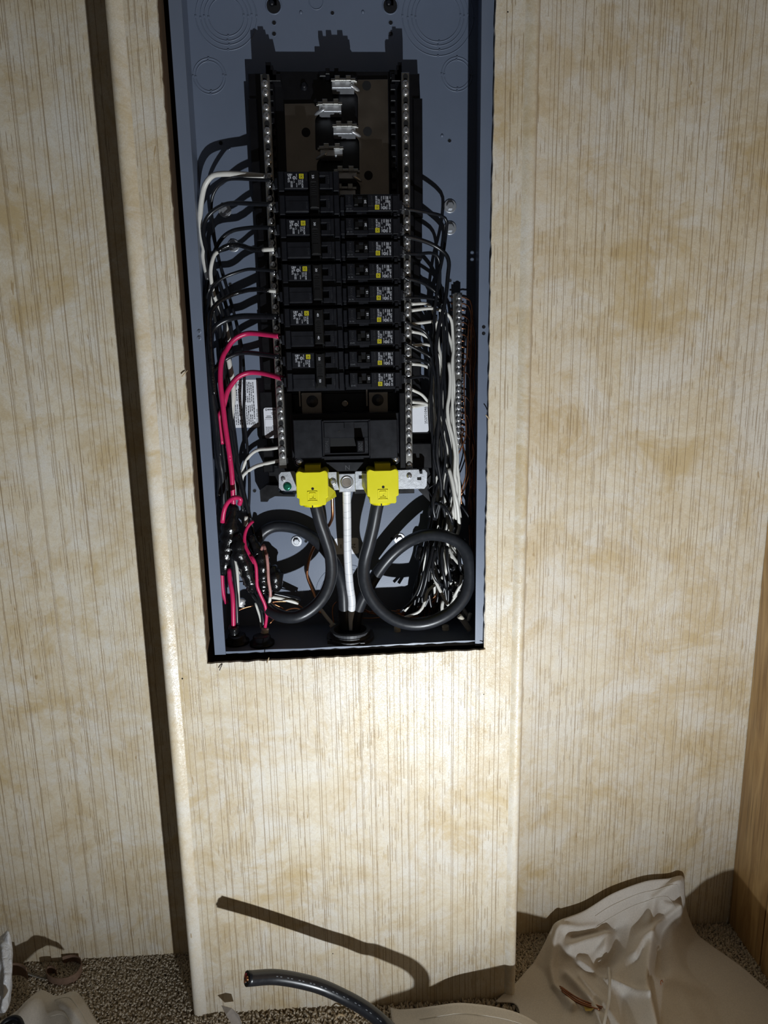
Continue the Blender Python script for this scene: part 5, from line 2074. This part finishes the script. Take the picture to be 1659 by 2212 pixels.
folds = [
    ([(1206, 1994), (1196, 2040), (1188, 2090), (1195, 2130), (1235, 2172)], 9, .014),
    ([(1213, 2000), (1250, 2008), (1290, 2004)], 9, .008),
    ([(1232, 2048), (1270, 2036), (1308, 2022), (1304, 2050)], 15, .020),
    ([(1240, 2020), (1285, 2012), (1330, 1996)], 9, -.010),
    ([(1474, 1900), (1412, 1945), (1402, 1990)], 12, .016),
    ([(1432, 1955), (1462, 1962), (1470, 1990)], 8, .010),
    ([(1402, 2028), (1394, 2070), (1388, 2120), (1398, 2165), (1412, 2230)], 13, .026),
    ([(1462, 1968), (1420, 2000), (1384, 2030), (1368, 2062)], 9, .020),
    ([(1250, 2078), (1300, 2108), (1350, 2132), (1392, 2150)], 7, .012),
    ([(1222, 2105), (1275, 2160), (1310, 2225)], 9, .013),
    ([(1250, 2110), (1300, 2165), (1335, 2215)], 8, .010),
    ([(1338, 2000), (1335, 2050), (1300, 2095)], 18, -.022),
    ([(1440, 1990), (1425, 2040), (1430, 2090)], 14, -.012),
    ([(1350, 2150), (1360, 2212)], 14, -.014),
    ([(1450, 2110), (1520, 2140), (1600, 2200)], 20, .008),
    ([(1150, 2100), (1120, 2150)], 14, -.006),
]
dc, at_ = sheet('drop_cloth', [ridge, mid_, low_], 190, 90, folds, 'rumpled tan canvas drop cloth heaped up against the right-hand wall', 'drop cloth', seed=4, ripple=.0008)
stitch(dc, at_, 66, 118, (6, 12))

crest = [(.035, -.012, .006), (.07, -.025, .020), (.10, -.037, .036), (.137, -.05, .052), (.19, -.075, .066), (.225, -.10, .071), (.265, -.135, .060), (.31, -.17, .040), (.36, -.19, .046), (.405, -.2, .092), (.44, -.2, .117), (.52, -.2, .108), (.60, -.2, .085)]
crest = [Vector(c) for c in crest]
c2 = [Vector((c.x * .98 + .004, c.y - .05, c.z * 1.02 + .004)) for c in crest]
c3 = [Vector((c.x * .95 + .01, c.y - .12, c.z * .75)) for c in crest]
c4_ = [Vector((c.x * .92 + .02, c.y - .24, .008)) for c in crest]
fc, at2 = sheet('drop_cloth', [crest, c2, c3, c4_], 120, 50, [], 'pale hemmed edge of a canvas drop cloth beside the thick black cable', 'drop cloth', seed=9, ripple=.0012)
stitch(fc, at2, 8, 70, (4, 9))

r1_ = [P(*p) for p in ((-30, 2215, -.03), (10, 2200, -.015), (45, 2176, -.004), (86, 2139, .018), (122, 2151, .010), (160, 2141, .004), (180, 2158, -.012), (200, 2190, -.034), (224, 2235, -.064))]
for p in r1_:
    p.z = max(p.z, .008)
r2_ = [p + Vector((0, -.035, .012)) for p in r1_]
r3_ = [Vector((p.x * .98, p.y - .10, p.z * .6 + .006)) for p in r1_]
r4_ = [Vector((p.x * .96, p.y - .2, .006)) for p in r1_]
lc, at3 = sheet('drop_cloth', [r1_, r2_, r3_, r4_], 90, 50, [([(120, 2152), (160, 2185), (190, 2225)], 8, .004)], 'folded corner of tan canvas drop cloth at the bottom left', 'drop cloth', seed=2, ripple=.0007)
stitch(lc, at3, 44, 88, (5, 11))

# thick black cable with its cut end
cab = [P(*p) for p in ((533, 2114, -.124), (600, 2111, -.108), (680, 2127, -.101), (740, 2152, -.105), (790, 2180, -.115), (830, 2212, -.128), (862, 2246, -.148))]
LP = spot.location
for (sx, sy, Y) in ((846, 2067, -.172), (882, 2083, -.196), (905, 2103, -.216), (911, 2124, -.234), (897, 2148, -.252)):
    w = P(sx, sy, 0)                    # out of frame the cable bends back down; its shadow on the wall shows how
    cab.append(LP + (w - LP) * ((Y - LP.y) / (0 - LP.y)))
cab += [Vector((.060, -.30, .05)), Vector((.05, -.38, .014))]
sp_ = spline(cab, .005)
bc = tag(MB().tube(sp_, .0088, 24).build('cut_cable', MATS['wire_black']), 'thick black jacketed cable rising off the floor, its cut end pointing left', 'cable')
dirv = (sp_[0] - sp_[1]).normalized()
q = MB().tube([sp_[0] + dirv * .0001, sp_[0] + dirv * .0006], .0070, 18).build('cut_face', MATS['handle_plastic'])
q.parent = bc
side = dirv.orthogonal().normalized()
oth = dirv.cross(side)
for k, mt in enumerate(('wire_red', 'wire_black', 'copper')):
    a = 2.1 * k + 3.6
    c = sp_[0] + side * math.cos(a) * .0034 + oth * math.sin(a) * .0034
    q = MB().tube([c, c + dirv * .0016], .0030, 12).build('core', MATS[mt])
    q.parent = bc
    q = MB().tube([c + dirv * .0016, c + dirv * .0021], .0018, 10).build('core_strand', MATS['copper'])
    q.parent = bc
# faint printed line along the jacket
sd_ = []
for i in range(6, 60):
    if i % 3 == 0 or i >= len(sp_) - 2:
        continue
    t_ = (sp_[i + 1] - sp_[i]).normalized()
    n_ = (Vector((-.15, -.62, .77)) - t_ * t_.dot(Vector((-.15, -.62, .77)))).normalized()
    b_ = t_.cross(n_)
    c = sp_[i] + n_ * .00885
    sd_.append([c - b_ * .0004, c + b_ * .0004, c + b_ * .0004 + t_ * .0026, c - b_ * .0004 + t_ * .0026])
m_ = MB()
for s4 in sd_:
    m_.add(s4, [(0, 1, 2, 3)])
q = m_.build('jacket_print', MATS['cable_grey'])
q.parent = bc


# curled strip of brown sheet standing on its edge
def ribbon(name, pts, z0, z1, mat, label, cat, thick=.0011):
    p = spline(pts, .002)
    vs = []
    for i, w in enumerate(p):
        t_ = (p[min(i + 1, len(p) - 1)] - p[max(i - 1, 0)])
        nrm = Vector((t_.y, -t_.x, 0))
        nrm = nrm.normalized() * thick / 2 if nrm.length > 1e-9 else Vector((0, thick / 2, 0))
        for s_, z in ((1, z0), (1, z1), (-1, z1), (-1, z0)):
            vs.append((w.x + nrm.x * s_, w.y + nrm.y * s_, z))
    fs = []
    for i in range(len(p) - 1):
        for k in range(4):
            l = (k + 1) % 4
            fs.append((i * 4 + k, (i + 1) * 4 + k, (i + 1) * 4 + l, i * 4 + l))
    fs += [(3, 2, 1, 0), tuple(4 * (len(p) - 1) + k for k in range(4))]
    return tag(MB().add(vs, fs).build(name, MATS[mat]), label, cat)


zt = .0185
rp = []
for (x, y) in ((870, 800), (800, 765), (735, 785), (722, 860), (780, 930), (900, 960), (1050, 945), (1190, 870), (1265, 740), (1240, 640), (1150, 595), (1060, 600), (970, 625)):
    w = PZ(x / 7.213, 1980 + y / 7.213, zt)
    rp.append(Vector((w.x, w.y, 0)))
ribbon('curled_strip', rp, .003, zt, 'cardboard', 'curled brown strip standing on edge on the carpet by the left wall', 'strip')
o = ribbon('curled_strip', [Vector((-.56, .055, 0)), Vector((-.545, .062, 0)), Vector((-.530, .060, 0)), Vector((-.518, .052, 0))], .030, .052, 'cardboard', 'brown curled scrap at the left edge above the plastic bag', 'strip')

# long coiled spring lying on the carpet
a, b = PZ(20, 2090, .007), PZ(101, 2117, .006)
pts = []
turns = 34
dv = (b - a)
u_ = dv.orthogonal().normalized()
v_ = dv.normalized().cross(u_)
for i in range(turns * 8):
    t_ = i / (turns * 8 - 1)
    an = t_ * turns * 2 * math.pi
    pts.append(a + dv * t_ + (u_ * math.cos(an) + v_ * math.sin(an)) * .0021)
tag(MB().tube(pts, .00045, 5).build('coil_spring', MATS['aluminium']), 'thin coiled metal spring lying between the bag and the curled strip', 'spring')

# clear plastic bag with a white slip inside, left edge
m, nt, b_ = nodes('clear_plastic')
tcx = N(nt, 'ShaderNodeTexCoord')
b_.inputs['Base Color'].default_value = (.86, .87, .9, 1)
b_.inputs['Roughness'].default_value = .18
nt.links.new(math_node(nt, 'MULTIPLY_ADD', noise(nt, tcx.outputs['Object'], 60, 4), .5), b_.inputs['Alpha'])
bump(nt, b_, noise(nt, tcx.outputs['Object'], 70, 4, .6, 1.0), .8, .006)
MATS['clear_plastic'] = m
bag_top = [P(*p) for p in ((-40, 2040, .050), (-10, 2030, .048), (6, 2018, .046), (17, 2010, .044), (24, 2026, .042), (27, 2050, .040))]
bag_mid = [P(*p) for p in ((-40, 2110, .010), (-10, 2110, .006), (8, 2105, .004), (20, 2100, .004), (26, 2098, .008), (28, 2096, .014))]
bag_low = [P(*p) for p in ((-40, 2200, -.02), (-10, 2200, -.022), (4, 2196, -.02), (14, 2188, -.018), (20, 2176, -.01), (24, 2160, .002))]
sheet('plastic_bag', [bag_top, bag_mid, bag_low], 40, 50, [([(6, 2040), (14, 2110), (8, 2180)], 6, .006)], 'clear crumpled plastic bag holding a white slip at the left edge', 'bag', seed=5, ripple=.0012, thick=.0004, mat='clear_plastic')
sl = [P(-30, 2034, .052), P(18, 2026, .050), P(19, 2066, .034), P(14, 2096, .022), P(-30, 2092, .022)]
m_ = MB().add(sl + [p + Vector((0, .0006, 0)) for p in sl], [(4, 3, 2, 1, 0), (5, 6, 7, 8, 9), (0, 1, 6, 5), (1, 2, 7, 6), (2, 3, 8, 7), (3, 4, 9, 8)])
tag(m_.build('paper_slip', MATS['label_white']), 'white paper slip inside the clear plastic bag', 'paper')

# black round fitting peeking in at the bottom left
c = P(22, 2216, -.075)
m_ = thing('round_fitting', 'black round fitting lying on the cloth in the bottom left corner', 'fitting', (c.x, c.y, c.z))
m2 = MB().lathe((c.x, c.y, c.z - .01), (.05, -.35, .93), [(0, .017), (.008, .017), (.010, .0155), (.010, .012), (.007, .0115)], 26)
part(m2, 'body', 'black_plastic', m_)
for dx in (-.004, .003):
    m2 = MB().box(c.x + dx - .0008, c.x + dx + .0008, c.y - .005, c.y + .002, c.z - .003, c.z + .0008)
    part(m2, 'contact', 'zinc', m_)

# scraps on the big cloth
rr = random.Random(8)
GCu = 'short copper offcuts on the right drop cloth'
_cl = [(to_px(at_(i, j)), at_(i, j)) for i in range(190) for j in range(90)]


def on_cloth(px, py, lift=.002):
    """point of the big drop cloth that the photo shows at (px, py), lifted off its surface"""
    p = min(_cl, key=lambda e: (e[0][0] - px) ** 2 + (e[0][1] - py) ** 2)[1]
    q_ = P(px, py, p.y)
    return q_ + (CAM - q_).normalized() * lift


for k in range(6):
    o_ = rr.uniform(-2.5, 2.5)
    pts = [on_cloth(1210 + k * 1.2 + o_, 2130 + k * 2.4, .003 + .0006 * k), on_cloth(1250 + o_, 2156 + k * 2.2, .006), on_cloth(1298 + o_ * 1.5, 2174 + k * 1.6, .004)]
    wire(pts, None, .0019, 'wire_bare', 'thin copper offcut in the small bunch lying on the right drop cloth', 'wire_offcut', 'wire', GCu, n=6)
wire([on_cloth(1315, 2092, .010), on_cloth(1317, 2122, .014), on_cloth(1315, 2160, .016), on_cloth(1308, 2195, .014), on_cloth(1302, 2225, .010)], None, .0046, 'wire_white', 'short white wire offcut standing out on the right drop cloth', 'wire_offcut', 'wire', n=10)
wire([on_cloth(1428, 2128), on_cloth(1427, 2121), on_cloth(1430, 2117), on_cloth(1432, 2122)], None, .0013, 'copper', 'tiny bent copper bit on the right drop cloth', 'wire_offcut', 'wire', n=6)
p0 = [on_cloth(*p, .004) for p in ((1261, 2172), (1283, 2178), (1277, 2184), (1265, 2184))]
m_ = MB().add(p0 + [p + Vector((0, .001, -.001)) for p in p0], [(3, 2, 1, 0), (4, 5, 6, 7), (0, 1, 5, 4), (1, 2, 6, 5), (2, 3, 7, 6), (3, 0, 4, 7)])
simple('yellow_scrap', (.72, .55, .14), .6, var=.1)
tag(m_.build('scrap', MATS['yellow_scrap']), 'small yellow scrap beside the copper offcuts', 'scrap')
w = PZ(1569, 1996, .002)
wire([Vector((w.x, w.y, .004)), Vector((w.x + .002, w.y + .001, .012)), Vector((w.x - .001, w.y + .002, .02)), Vector((w.x - .003, w.y + .003, .022))], None, .0026, 'thread', 'white tuft of fibre in the right floor corner', 'fibre_tuft', 'tuft', n=6, wob=.3)
p0 = [P(478, 2172, -.020), P(500, 2178, -.030), P(516, 2192, -.040), P(526, 2222, -.052), P(506, 2222, -.050), P(488, 2192, -.034)]
m_ = MB().add(p0 + [p + Vector((0, .0008, -.0004)) for p in p0], [(5, 4, 3, 2, 1, 0), (6, 7, 8, 9, 10, 11)] + [(i, (i + 1) % 6, 6 + (i + 1) % 6, 6 + i) for i in range(6)])
tag(m_.build('paper_curl', MATS['paper_grey']), 'grey curl of paper at the foot of the boxed-out wall, left of the cable', 'paper')
rr = random.Random(14)
for k, (x, y, dx, dy, lb) in enumerate(((722, 2203, 22, -8, 'pale wood shaving left of the cable at the bottom edge'), (764, 2200, 14, -10, 'pale wood shaving close to the cable at the bottom edge'))):
    a = PZ(x, y, .006)
    b = PZ(x + dx, y + dy, .010)
    mid = a.lerp(b, .5) + Vector((0, 0, .006))
    wire([a, mid, b], None, .0030, 'cut_edge', lb, 'wood_shaving', 'shaving', n=5)
# torn splinters along the sawn opening
for k, (px, py, dx, dy) in enumerate(((577, 1432, 4, -12), (480, 1434, -6, 14), (1048, 1402, -8, 2), (1056, 905, -7, -9), (405, 800, -12, 14))):
    a = P(px, py, -.0005)
    b = P(px + dx, py + dy, -.004)
    wire([a, a.lerp(b, .5) + Vector((0, -.001, 0)), b], None, .0013, 'cut_edge' if k != 1 else 'print_dark', ['upright splinter on the bottom edge of the opening', 'dark thread dangling below the left corner of the opening',
         'splinter at the lower right corner of the opening', 'fibre on the right edge of the opening', 'fibre on the left edge of the opening'][k], 'splinter' if k != 1 else 'loose_thread', 'splinter' if k != 1 else 'thread', n=5)
